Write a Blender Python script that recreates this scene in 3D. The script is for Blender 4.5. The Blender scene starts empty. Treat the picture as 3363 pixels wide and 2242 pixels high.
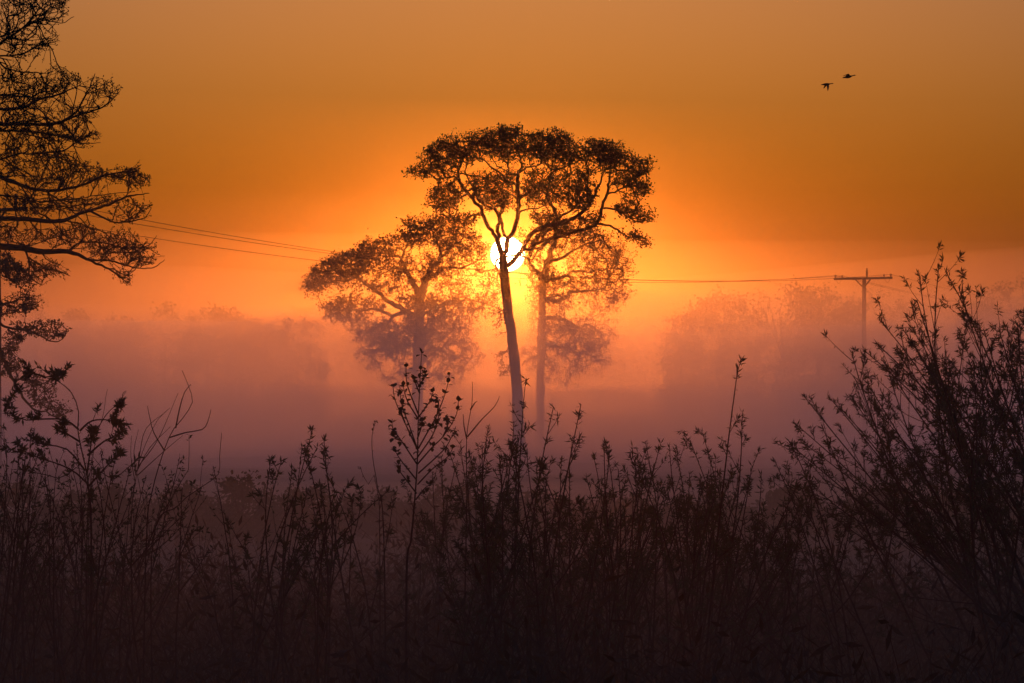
import bpy, math, random
import numpy as np
from mathutils import Vector

# ------------------------------------------------------------------ camera
FPX = 11770.0                      # focal length in photo pixels (3363 wide): the sun's disc is 108 px = 0.53 deg
CX, HY, EYE = 1681.5, 1348.0, 1.7  # optical centre x, horizon row, eye height
scene = bpy.context.scene
COL = scene.collection
cam_d = bpy.data.cameras.new('camera')
cam_d.sensor_width = 36.0
cam_d.lens = 36.0 * FPX / 3363.0
cam_d.shift_y = (HY - 1121.0) / 3363.0
cam_d.clip_start, cam_d.clip_end = 0.1, 9000.0
cam = bpy.data.objects.new('camera', cam_d)
cam.location = (0, 0, EYE)
cam.rotation_euler = (math.pi / 2, 0, 0)
COL.objects.link(cam)
scene.camera = cam

# ------------------------------------------------------------------ sky, sun, exposure
SUN_PX, SUN_PY = 1667.0, 834.0
SUN_DIR = np.array([(SUN_PX - CX) / FPX, 1.0, (HY - SUN_PY) / FPX])
SUN_DIR /= np.linalg.norm(SUN_DIR)
SUN_EL = math.asin(SUN_DIR[2])
SUN_AZ = math.atan2(SUN_DIR[0], SUN_DIR[1])
SUN_STRENGTH, SUN_COLOR = 0.25, (1.0, 0.205, 0.018)
SKY_STRENGTH = 0.15
EXPOSURE = 0.0

world = bpy.data.worlds.new('World')
scene.world = world
world.use_nodes = True
nt = world.node_tree
nt.nodes.clear()
N = nt.nodes.new
sky = N('ShaderNodeTexSky')
sky.sky_type = 'NISHITA'
sky.sun_disc = False
sky.sun_elevation = SUN_EL
sky.sun_rotation = SUN_AZ
sky.air_density, sky.dust_density, sky.ozone_density = 1.8, 6.2, 4.0
tint = N('ShaderNodeMix'); tint.data_type = 'RGBA'; tint.blend_type = 'MULTIPLY'
tint.inputs[0].default_value = 1.0
tint.inputs[7].default_value = (1.0, 1.10, 1.75, 1)
nt.links.new(sky.outputs[0], tint.inputs[6])
bg = N('ShaderNodeBackground'); bg.inputs['Strength'].default_value = SKY_STRENGTH
nt.links.new(tint.outputs[2], bg.inputs['Color'])
# the sun's visible disc
tc = N('ShaderNodeTexCoord')
nrm = N('ShaderNodeVectorMath'); nrm.operation = 'NORMALIZE'
nt.links.new(tc.outputs['Generated'], nrm.inputs[0])
dst = N('ShaderNodeVectorMath'); dst.operation = 'DISTANCE'
dst.inputs[1].default_value = tuple(SUN_DIR)
nt.links.new(nrm.outputs[0], dst.inputs[0])
edge = N('ShaderNodeMapRange'); edge.interpolation_type = 'SMOOTHSTEP'
edge.inputs['From Min'].default_value = 0.00500
edge.inputs['From Max'].default_value = 0.00400
nt.links.new(dst.outputs['Value'], edge.inputs['Value'])
dm = N('ShaderNodeMath'); dm.operation = 'MULTIPLY'; dm.inputs[1].default_value = 60.0
nt.links.new(edge.outputs[0], dm.inputs[0])
disc = N('ShaderNodeBackground'); disc.inputs['Color'].default_value = (1.0, 0.62, 0.30, 1)
nt.links.new(dm.outputs[0], disc.inputs['Strength'])
add = N('ShaderNodeAddShader')
nt.links.new(bg.outputs[0], add.inputs[0]); nt.links.new(disc.outputs[0], add.inputs[1])
wout = N('ShaderNodeOutputWorld')
nt.links.new(add.outputs[0], wout.inputs['Surface'])

sl = bpy.data.lights.new('sun', 'SUN')
sl.energy, sl.color, sl.angle = SUN_STRENGTH, SUN_COLOR, math.radians(0.53)
sun = bpy.data.objects.new('sun', sl)
sun.rotation_euler = Vector(SUN_DIR).to_track_quat('Z', 'Y').to_euler()   # the lamp's -Z runs from the sun towards the camera
sun.location = (0, 0, 60)
COL.objects.link(sun)

vs = scene.view_settings
vs.view_transform, vs.look, vs.exposure, vs.gamma = 'Standard', 'None', EXPOSURE, 1.0
vs.use_curve_mapping = False
scene.render.engine = 'CYCLES'
cy = scene.cycles
cy.volume_bounces = 4
cy.max_bounces = 8
cy.diffuse_bounces = 2
cy.transparent_max_bounces = 128      # light crosses the many soft mist boundaries
cy.use_denoising = True
cy.sample_clamp_indirect = 6.0

# ------------------------------------------------------------------ helpers
def P(px, py, Y):
    """photo pixel + distance -> point"""
    return np.array([(px - CX) / FPX * Y, Y, EYE + (HY - py) / FPX * Y])

def tag(o, label=None, cat=None, group=None, kind=None):
    if label: o['label'] = label
    if cat: o['category'] = cat
    if group: o['group'] = group
    if kind: o['kind'] = kind
    return o

def thing(name, loc, label, cat, group=None):
    o = bpy.data.objects.new(name, None)
    o.empty_display_size = 0.2
    o.location = loc
    COL.objects.link(o)
    return tag(o, label, cat, group)

class MB:
    """collects tubes, twigs and leaves; build() links them as one mesh object"""
    def __init__(self):
        self.v, self.q, self.t, self.n = [], [], [], 0
    def raw(self, v, q=None, t=None):
        v = np.asarray(v, float).reshape(-1, 3)
        if q is not None and len(q): self.q.append(np.asarray(q, int).reshape(-1, 4) + self.n)
        if t is not None and len(t): self.t.append(np.asarray(t, int).reshape(-1, 3) + self.n)
        self.v.append(v); self.n += len(v)
    def tube(self, pts, rad, sides=8, rough=0.0, rng=None):
        pts = np.asarray(pts, float); rad = np.asarray(rad, float)
        tan = np.gradient(pts, axis=0)
        tan /= np.linalg.norm(tan, axis=1)[:, None] + 1e-12
        ref = np.array([0.31, 0.87, 0.37])
        u = np.cross(tan, ref); u /= np.linalg.norm(u, axis=1)[:, None] + 1e-12
        w = np.cross(tan, u)
        a = np.arange(sides) * 2 * math.pi / sides
        r = rad[:, None] * np.ones(sides)[None]
        if rough and rng is not None: r = r * (1 + rough * rng.standard_normal(r.shape))
        ring = pts[:, None] + r[..., None] * (np.cos(a)[None, :, None] * u[:, None] + np.sin(a)[None, :, None] * w[:, None])
        n = len(pts)
        i = np.arange(n - 1)[:, None] * sides; k = np.arange(sides)[None]; k2 = (k + 1) % sides
        q = np.stack([i + k, i + k2, i + sides + k2, i + sides + k], -1).reshape(-1, 4)
        v = np.concatenate([ring.reshape(-1, 3), pts[:1], pts[-1:]])
        kk = np.arange(sides); kk2 = (kk + 1) % sides
        c0, c1 = n * sides, n * sides + 1
        t = np.concatenate([np.stack([kk2, kk, kk * 0 + c0], -1), np.stack([(n - 1) * sides + kk, (n - 1) * sides + kk2, kk * 0 + c1], -1)])
        self.raw(v, q, t)
    def segs(self, a, b, ra, rb):
        """many thin three-sided twig segments at once"""
        a = np.asarray(a, float); b = np.asarray(b, float)
        if len(a) == 0: return
        t = b - a; t /= np.linalg.norm(t, axis=1)[:, None] + 1e-12
        ref = np.array([0.31, 0.87, 0.37])
        u = np.cross(t, ref); u /= np.linalg.norm(u, axis=1)[:, None] + 1e-12
        w = np.cross(t, u)
        m = len(a); v = np.zeros((m, 6, 3))
        for k in range(3):
            c, s = math.cos(k * 2.0944), math.sin(k * 2.0944)
            o = c * u + s * w
            v[:, k] = a + o * np.asarray(ra)[:, None]
            v[:, 3 + k] = b + o * np.asarray(rb)[:, None]
        base = np.arange(m)[:, None] * 6
        q = np.concatenate([base + np.array([[0, 1, 4, 3]]), base + np.array([[1, 2, 5, 4]]), base + np.array([[2, 0, 3, 5]])])
        self.raw(v.reshape(-1, 3), q)
    def leaves(self, p, d, length, width, rng, broad=False):
        """folded leaf blades: p base, d direction"""
        p = np.asarray(p, float); d = np.asarray(d, float); m = len(p)
        if m == 0: return
        d = d / (np.linalg.norm(d, axis=1)[:, None] + 1e-12)
        r = rng.standard_normal((m, 3))
        s = np.cross(d, r); s /= np.linalg.norm(s, axis=1)[:, None] + 1e-12
        nn = np.cross(d, s)
        L = (np.ones(m) * length)[:, None]; W = (np.ones(m) * width)[:, None] * 0.5
        if not broad:
            v = np.stack([p, p + d * L * 0.4 + s * W + nn * W * 0.5, p + d * L + nn * L * 0.08, p + d * L * 0.4 - s * W + nn * W * 0.5], 1)
            base = np.arange(m)[:, None] * 4
            t = np.concatenate([base + np.array([[0, 1, 2]]), base + np.array([[0, 2, 3]])])
        else:
            v = np.stack([p, p + d * L * 0.3 + s * W * 0.9 + nn * W * .3, p + d * L * 0.7 + s * W * 0.85 + nn * W * .3,
                          p + d * L, p + d * L * 0.7 - s * W * 0.85 + nn * W * .3, p + d * L * 0.3 - s * W * 0.9 + nn * W * .3], 1)
            base = np.arange(m)[:, None] * 6
            t = np.concatenate([base + np.array([[0, 1, 2]]), base + np.array([[0, 2, 3]]), base + np.array([[0, 3, 4]]), base + np.array([[0, 4, 5]])])
        self.raw(v.reshape(-1, 3), None, t)
    def build(self, name, mat, parent=None, smooth=False, kind=None, origin=None):
        me = bpy.data.meshes.new(name)
        v = np.concatenate(self.v) if self.v else np.zeros((0, 3))
        if parent is not None: v = v - np.array(world_loc(parent))
        elif origin is not None: v = v - np.asarray(origin)
        q = np.concatenate(self.q) if self.q else np.zeros((0, 4), int)
        t = np.concatenate(self.t) if self.t else np.zeros((0, 3), int)
        me.vertices.add(len(v)); me.vertices.foreach_set('co', v.astype(np.float32).ravel())
        me.loops.add(q.size + t.size)
        me.loops.foreach_set('vertex_index', np.concatenate([q.ravel(), t.ravel()]).astype(np.int32))
        me.polygons.add(len(q) + len(t))
        st = np.concatenate([np.arange(len(q)) * 4, q.size + np.arange(len(t)) * 3]).astype(np.int32)
        me.polygons.foreach_set('loop_start', st)
        if smooth: me.polygons.foreach_set('use_smooth', np.ones(len(st), bool))
        me.update(calc_edges=True); me.validate()
        me.materials.append(mat)
        o = bpy.data.objects.new(name, me)
        COL.objects.link(o)
        if parent is not None: o.parent = parent
        elif origin is not None: o.location = tuple(origin)
        if kind: o['kind'] = kind
        return o

def world_loc(o):
    l = np.array(o.location)
    while o.parent is not None:
        o = o.parent; l = l + np.array(o.location)
    return l

def mat(name, c1, c2, scale=8.0, rough=0.85, bump=0.0, trans=0.0, spec=0.2):
    m = bpy.data.materials.new(name); m.use_nodes = True
    n = m.node_tree; b = n.nodes['Principled BSDF']
    co = n.nodes.new('ShaderNodeTexCoord'); no = n.nodes.new('ShaderNodeTexNoise')
    no.inputs['Scale'].default_value = scale; no.inputs['Detail'].default_value = 6
    rp = n.nodes.new('ShaderNodeValToRGB')
    rp.color_ramp.elements[0].position, rp.color_ramp.elements[1].position = 0.35, 0.68
    rp.color_ramp.elements[0].color = (*c1, 1); rp.color_ramp.elements[1].color = (*c2, 1)
    n.links.new(co.outputs['Object'], no.inputs['Vector']); n.links.new(no.outputs['Fac'], rp.inputs['Fac'])
    n.links.new(rp.outputs['Color'], b.inputs['Base Color'])
    b.inputs['Roughness'].default_value = rough
    b.inputs['Specular IOR Level'].default_value = spec
    if bump:
        bp = n.nodes.new('ShaderNodeBump'); bp.inputs['Strength'].default_value = bump; bp.inputs['Distance'].default_value = 0.03
        n.links.new(no.outputs['Fac'], bp.inputs['Height']); n.links.new(bp.outputs[0], b.inputs['Normal'])
    if trans:
        tr = n.nodes.new('ShaderNodeBsdfTranslucent'); mx = n.nodes.new('ShaderNodeMixShader')
        n.links.new(rp.outputs['Color'], tr.inputs['Color']); mx.inputs[0].default_value = trans
        n.links.new(b.outputs[0], mx.inputs[1]); n.links.new(tr.outputs[0], mx.inputs[2])
        n.links.new(mx.outputs[0], n.nodes['Material Output'].inputs['Surface'])
    return m

M = dict(
    bark=mat('bark', (0.030, 0.024, 0.019), (0.075, 0.060, 0.048), 14, 0.9, 0.6),
    twig=mat('twig', (0.035, 0.026, 0.020), (0.070, 0.052, 0.038), 30, 0.85),
    alder_leaf=mat('alder_leaf', (0.035, 0.050, 0.018), (0.060, 0.075, 0.026), 3, 0.6, 0, 0.15),
    oak_leaf=mat('oak_leaf', (0.045, 0.055, 0.020), (0.075, 0.080, 0.030), 3, 0.6, 0, 0.15),
    willow_leaf=mat('willow_leaf', (0.040, 0.058, 0.024), (0.075, 0.095, 0.040), 6, 0.6, 0, 0.15),
    poplar_leaf=mat('poplar_leaf', (0.050, 0.055, 0.022), (0.085, 0.080, 0.032), 6, 0.6, 0, 0.15),
    dead=mat('dead_stem', (0.050, 0.032, 0.018), (0.095, 0.064, 0.034), 20, 0.9),
    pole=mat('pole_wood', (0.055, 0.042, 0.032), (0.11, 0.085, 0.065), 10, 0.9, 0.4),
    metal=mat('galvanised_metal', (0.12, 0.12, 0.12), (0.22, 0.22, 0.22), 20, 0.5),
    ceramic=mat('insulator_ceramic', (0.10, 0.06, 0.04), (0.16, 0.09, 0.06), 20, 0.3, spec=0.5),
    wire=mat('wire', (0.04, 0.04, 0.04), (0.07, 0.07, 0.07), 20, 0.6),
    feather=mat('feather', (0.035, 0.030, 0.026), (0.07, 0.06, 0.05), 25, 0.8),
    field=mat('field', (0.035, 0.045, 0.018), (0.075, 0.070, 0.035), 0.15, 0.95, 0.3),
)

def resample(pts, step):
    pts = np.asarray(pts, float)
    # Catmull-Rom through the traced points
    ext = np.vstack([2 * pts[0] - pts[1], pts, 2 * pts[-1] - pts[-2]])
    out = []
    for i in range(1, len(ext) - 2):
        p0, p1, p2, p3 = ext[i - 1:i + 3]
        n = max(2, int(np.linalg.norm((p2 - p1)[:3]) / step) + 1)
        for t in np.linspace(0, 1, n, endpoint=False):
            out.append(0.5 * ((2 * p1) + (-p0 + p2) * t + (2 * p0 - 5 * p1 + 4 * p2 - p3) * t * t + (-p0 + 3 * p1 - 3 * p2 + p3) * t ** 3))
    out.append(pts[-1])
    return np.array(out)

def in_poly(x, y, poly):
    ins = np.zeros(len(x), bool)
    n = len(poly)
    for i in range(n):
        x1, y1 = poly[i]; x2, y2 = poly[(i + 1) % n]
        c = ((y1 > y) != (y2 > y)) & (x < (x2 - x1) * (y - y1) / (y2 - y1 + 1e-9) + x1)
        ins ^= c
    return ins

def sample_poly(poly, n, rng, clump=0, sig=14.0):
    """points in a traced outline, optionally gathered in clumps"""
    poly = np.asarray(poly, float)
    lo, hi = poly.min(0), poly.max(0)
    def uni(k):
        out = np.zeros((0, 2))
        while len(out) < k:
            p = lo + (hi - lo) * rng.random((k * 3, 2))
            out = np.vstack([out, p[in_poly(p[:, 0], p[:, 1], poly)]])
        return out[:k]
    if not clump: return uni(n)
    c = uni(max(2, n // clump))
    out = np.zeros((0, 2))
    while len(out) < n:
        p = c[rng.integers(0, len(c), n * 2)] + rng.standard_normal((n * 2, 2)) * sig * np.array([1.15, 0.8])
        out = np.vstack([out, p[in_poly(p[:, 0], p[:, 1], poly)]])
    return out[:n]

def grow(pos, dirs, att, seg, rng, k=0.5, wob=0.12, curl=0.35, up=0.0):
    """join every attractor to the nearest fitting skeleton node by a curved twig; returns nodes, parents, tips"""
    n0 = len(pos)
    d0 = np.array([np.min(np.sum((pos - a) ** 2, 1)) for a in att])
    att = att[np.argsort(d0)]
    cap = n0 + len(att) * 14
    NP = np.zeros((cap, 3)); ND = np.zeros((cap, 3)); PA = -np.ones(cap, int)
    NP[:n0], ND[:n0] = pos, dirs
    n = n0; tips = []
    for a in att:
        v = a - NP[:n]; d = np.sqrt((v * v).sum(1)) + 1e-9
        cs = (v * ND[:n]).sum(1) / d
        i = int(np.argmin(d * (1 + k * (1 - cs))))
        L = d[i]
        m = int(min(12, max(1, math.ceil(L / seg))))
        if n + m >= cap: break
        p0 = NP[i].copy(); ctrl = p0 + ND[i] * L * curl + (a - p0) * 0.25 + np.array([0, 0, up * L])
        prev = i
        for s in range(1, m + 1):
            t = s / m
            q = (1 - t) ** 2 * p0 + 2 * t * (1 - t) * ctrl + t * t * a
            if s < m: q = q + rng.standard_normal(3) * wob * seg
            NP[n] = q; dd = q - NP[prev]; ND[n] = dd / (np.linalg.norm(dd) + 1e-9); PA[n] = prev
            prev = n; n += 1
        tips.append(prev)
    return NP[:n], ND[:n], PA[:n], np.array(tips)

def make_tree(name, label, cat, group, Y, trunk, limbs, env, seed, seg=0.25, tip_r=0.006, leaf=0.07, leaf_w=None, lpt=7, spread=0.12,
              leaf_mat='alder_leaf', twig_up=0.0, k=0.5, broad=True, pw=0.42, limb_wob=0.035, kink=1.0, sides=9, jit=4.0, dens=1.0, cl=1.0, curl=0.35, wob=0.12):
    """trunk: [(px,py,width_px)]; limbs: [([(px,py,width_px)], depth at start, depth at end)]; env: [(outline, count, clump, sigma, half depth, mid depth)]"""
    rng = np.random.default_rng(seed)
    mpp = Y / FPX
    base_x = (trunk[0][0] - CX) / FPX * Y
    root = thing(name, (base_x, Y, 0), label, cat, group)
    tr = [np.append(P(px, py, Y), w * mpp / 2) for px, py, w in trunk]
    tr[0][2] = -0.15
    tr = resample(tr, 0.35)
    fl = np.clip((0.9 - tr[:, 2]) / 0.9, 0, 1); tr[:, 3] *= 1 + 0.55 * fl ** 2      # root flare
    tr[1:-1, :3] += rng.standard_normal((len(tr) - 2, 3)) * 0.012
    mb = MB(); mb.tube(tr[:, :3], tr[:, 3], 14, 0.03, rng); mb.build('trunk', M['bark'], root, True)
    pos, dirs = [tr[-max(3, len(tr) // 2):, :3]], []
    for pts, d0, d1 in limbs:
        n = len(pts)
        a = []
        for i, (px, py, w) in enumerate(pts):
            yy = Y + d0 + (d1 - d0) * i / (n - 1)
            a.append(np.append(P(px, py, yy), w * mpp / 2))
        a = resample(a, seg)
        a[1:-1, :3] += rng.standard_normal((len(a) - 2, 3)) * limb_wob * kink
        a[:, 3] = np.maximum(a[:, 3], tip_r)
        mb = MB(); mb.tube(a[:, :3], a[:, 3], sides, 0.05, rng); mb.build('limb', M['bark'], root, True)
        pos.append(a[1:, :3])
    for p in pos:
        g = np.gradient(p, axis=0); dirs.append(g / (np.linalg.norm(g, axis=1)[:, None] + 1e-9))
    pos, dirs = np.vstack(pos), np.vstack(dirs)
    att = []
    for poly, cnt, clump, sig, hd, md in env:
        cnt = int(cnt * dens)
        s = sample_poly(poly, cnt, rng, max(3, int(clump * cl)), sig) + rng.standard_normal((cnt, 2)) * jit
        pa = np.asarray(poly, float); c = (pa[:, 0].min() + pa[:, 0].max()) / 2; hw = (pa[:, 0].max() - pa[:, 0].min()) / 2
        f = np.sqrt(np.clip(1 - 0.8 * ((s[:, 0] - c) / hw) ** 2, 0.05, 1))
        dep = md + hd * f * rng.uniform(-1, 1, cnt)
        for (px, py), dd in zip(s, dep): att.append(P(px, py, Y + dd))
    NP, ND, PA, tips = grow(pos, dirs, np.array(att), seg, rng, k, wob, curl, up=twig_up)
    n0 = len(pos)
    load = np.zeros(len(NP)); load[tips] = 1
    for i in range(len(NP) - 1, n0 - 1, -1):
        if PA[i] >= n0: load[PA[i]] += load[i]
    rad = tip_r * np.maximum(load, 1) ** pw
    idx = np.arange(n0, len(NP)); par = PA[idx]
    ra = np.where(par >= n0, rad[np.maximum(par, 0)], rad[idx] * 1.15)
    ra = np.minimum(ra, rad[idx] * 1.5)
    mb = MB(); mb.segs(NP[par], NP[idx], ra, rad[idx]); mb.build('twigs', M['twig'], root, kind='stuff')
    # leaves gather round the twig ends
    tp = np.repeat(tips, lpt)
    back = PA[tp]; back = np.where(back < n0, tp, back)
    f = rng.random(len(tp))[:, None]
    lp = NP[tp] * f + NP[back] * (1 - f) + rng.standard_normal((len(tp), 3)) * spread
    ld = ND[tp] * 0.6 + rng.standard_normal((len(tp), 3)) * 0.8
    mb = MB()
    sz = leaf * rng.uniform(0.6, 1.25, len(tp))
    mb.leaves(lp, ld, sz, sz * (leaf_w or 0.75), rng, broad)
    mb.build('crown', M[leaf_mat], root, kind='stuff')
    return root

# ------------------------------------------------------------------ ground
rng = np.random.default_rng(1)
gx = np.concatenate([np.linspace(-1600, -60, 16), np.linspace(-50, 50, 60), np.linspace(60, 1600, 16)])
gy = np.concatenate([np.linspace(-60, 0, 6), np.linspace(2, 120, 100), np.linspace(126, 400, 40), np.linspace(430, 2600, 24)])
X, Yg = np.meshgrid(gx, gy)
Z = 0.06 * np.sin(X * 0.31 + 1.3) * np.sin(Yg * 0.23) + 0.035 * np.sin(X * 1.1 + Yg * 0.7) - 0.06
v = np.stack([X, Yg, Z], -1).reshape(-1, 3)
nx, ny = len(gx), len(gy)
ii = (np.arange(ny - 1)[:, None] * nx + np.arange(nx - 1)[None]).ravel()
mb = MB(); mb.raw(v, np.stack([ii, ii + 1, ii + 1 + nx, ii + nx], -1))
tag(mb.build('ground', M['field'], None, True), 'dark grassy meadow lying under the mist', 'meadow', kind='structure')

# ------------------------------------------------------------------ air: even haze everywhere, denser mist lying on the meadow
def volume_mat(name, color, density, g):
    m = bpy.data.materials.new(name); m.use_nodes = True
    n = m.node_tree; n.nodes.clear()
    o = n.nodes.new('ShaderNodeOutputMaterial'); p = n.nodes.new('ShaderNodeVolumePrincipled')
    p.inputs['Color'].default_value = (*color, 1); p.inputs['Density'].default_value = density
    p.inputs['Anisotropy'].default_value = g
    n.links.new(p.outputs[0], o.inputs['Volume'])
    return m

def box(name, lo, hi, m):
    mb = MB()
    c = [(x, y, z) for z in (lo[2], hi[2]) for y in (lo[1], hi[1]) for x in (lo[0], hi[0])]
    mb.raw(c, [[0, 2, 3, 1], [4, 5, 7, 6], [0, 1, 5, 4], [2, 6, 7, 3], [0, 4, 6, 2], [1, 3, 7, 5]])
    return mb.build(name, m)

HAZE = dict(color=(0.97, 0.94, 0.94), density=0.00006, g=0.988)
PINK, WARM, BROWN = (0.93, 0.92, 0.99), (0.95, 0.89, 0.90), (0.98, 0.84, 0.68)
MIST = [  # top, near edge, far edge, ramp length, far ramp, density, anisotropy, colour, unevenness of its top
    (2.6, 26.0, 206.0, 90.0, 28.0, 0.0050, 0.78, PINK, 0.10),
    (4.8, 56.0, 206.0, 80.0, 28.0, 0.0060, 0.84, PINK, 0.12),
    (6.2, 94.0, 200.0, 34.0, 22.0, 0.0145, 0.86, PINK, 0.16),
    (8.6, 72.0, 204.0, 100.0, 30.0, 0.0075, 0.89, PINK, 0.20),
    (10.0, 34.0, 300.0, 150.0, 45.0, 0.0022, 0.94, WARM, 0.10),
    (22.6, 178.0, 2400.0, 60.0, 45.0, 0.0007, 0.955, WARM, 0.03),
    (17.0, 184.0, 2400.0, 62.0, 45.0, 0.0005, 0.95, WARM, 0.04),
    (1.15, 2.0, 75.0, 10.0, 50.0, 0.0090, 0.66, BROWN, 0.10),
    (2.7, 1.0, 66.0, 10.0, 45.0, 0.0050, 0.78, BROWN, 0.05),
]
tag(box('haze', (-1700, -70, -1.2), (1700, 2700, 24.0), volume_mat('haze', HAZE['color'], HAZE['density'], HAZE['g'])),
    'thin orange sunrise haze filling the air', 'haze', kind='stuff')

def mist_bank(name, top, near, far, run, frun, dens, g, color, amp, seed, label):
    """a closed body of mist with a softly rolling top that thins out at its edges"""
    r = np.random.default_rng(seed)
    xs = np.concatenate([np.linspace(-1500, -150, 8), np.linspace(-130, 130, 53), np.linspace(150, 1500, 8)])
    ys = np.unique(np.concatenate([np.linspace(near, min(near + 240, far), 44), np.linspace(min(near + 250, far), far, 16)]))
    XX, YY = np.meshgrid(xs, ys)
    ph = r.uniform(0, 6.28, 8)
    wav = (0.5 * np.sin(XX * 0.035 + YY * 0.021 + ph[0]) + 0.35 * np.sin(XX * 0.081 - YY * 0.047 + ph[1]) + 0.2 * np.sin(XX * 0.17 + YY * 0.09 + ph[2]))
    ramp = np.minimum(np.clip((YY - near) / run, 0, 1), np.clip((far - YY) / frun, 0, 1))
    ramp = ramp * ramp * (3 - 2 * ramp)
    zt = 0.25 + (top - 0.25) * ramp * (1 + amp * wav)
    nx, ny = len(xs), len(ys)
    t = np.stack([XX, YY, zt], -1).reshape(-1, 3); b = t.copy(); b[:, 2] = -0.8
    ii = (np.arange(ny - 1)[:, None] * nx + np.arange(nx - 1)[None]).ravel()
    off = nx * ny
    q = [np.stack([ii, ii + 1, ii + 1 + nx, ii + nx], -1), np.stack([ii, ii + nx, ii + 1 + nx, ii + 1], -1) + off]
    e = np.arange(nx - 1); q.append(np.stack([e, e + off, e + 1 + off, e + 1], -1))
    e = (ny - 1) * nx + np.arange(nx - 1); q.append(np.stack([e, e + 1, e + 1 + off, e + off], -1))
    e = np.arange(ny - 1) * nx; q.append(np.stack([e, e + nx, e + nx + off, e + off], -1))
    e = np.arange(ny - 1) * nx + nx - 1; q.append(np.stack([e, e + off, e + nx + off, e + nx], -1))
    mb = MB(); mb.raw(np.vstack([t, b]), np.concatenate(q))
    tag(mb.build(name, volume_mat(name, color, dens, g)), label, 'mist', kind='stuff')

mist_bank('ground_mist', *MIST[0], 11, 'pink mist lying lowest over the meadow')
mist_bank('meadow_mist', *MIST[1], 17, 'loose mist hanging head high over the meadow')
mist_bank('mist_bank', *MIST[2], 12, 'dense glowing mist swallowing the tree trunks')
mist_bank('mist_crest', *MIST[3], 19, 'glowing upper mist washing over the lower oak boughs')
mist_bank('mist_veil', *MIST[4], 13, 'thin veil of mist reaching up into the oak crowns')
mist_bank('distant_mist', *MIST[5], 14, 'thin glowing mist behind the trees, veiling the far treeline')
mist_bank('treeline_mist', *MIST[6], 21, 'soft lower glow of mist just above the far treeline')
mist_bank('bank_mist', *MIST[7], 15, 'faint mist hanging among the shrub feet on the bank')
mist_bank('air_veil', *MIST[8], 18, 'faintest mist hanging in the air around the shrub tops')

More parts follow.
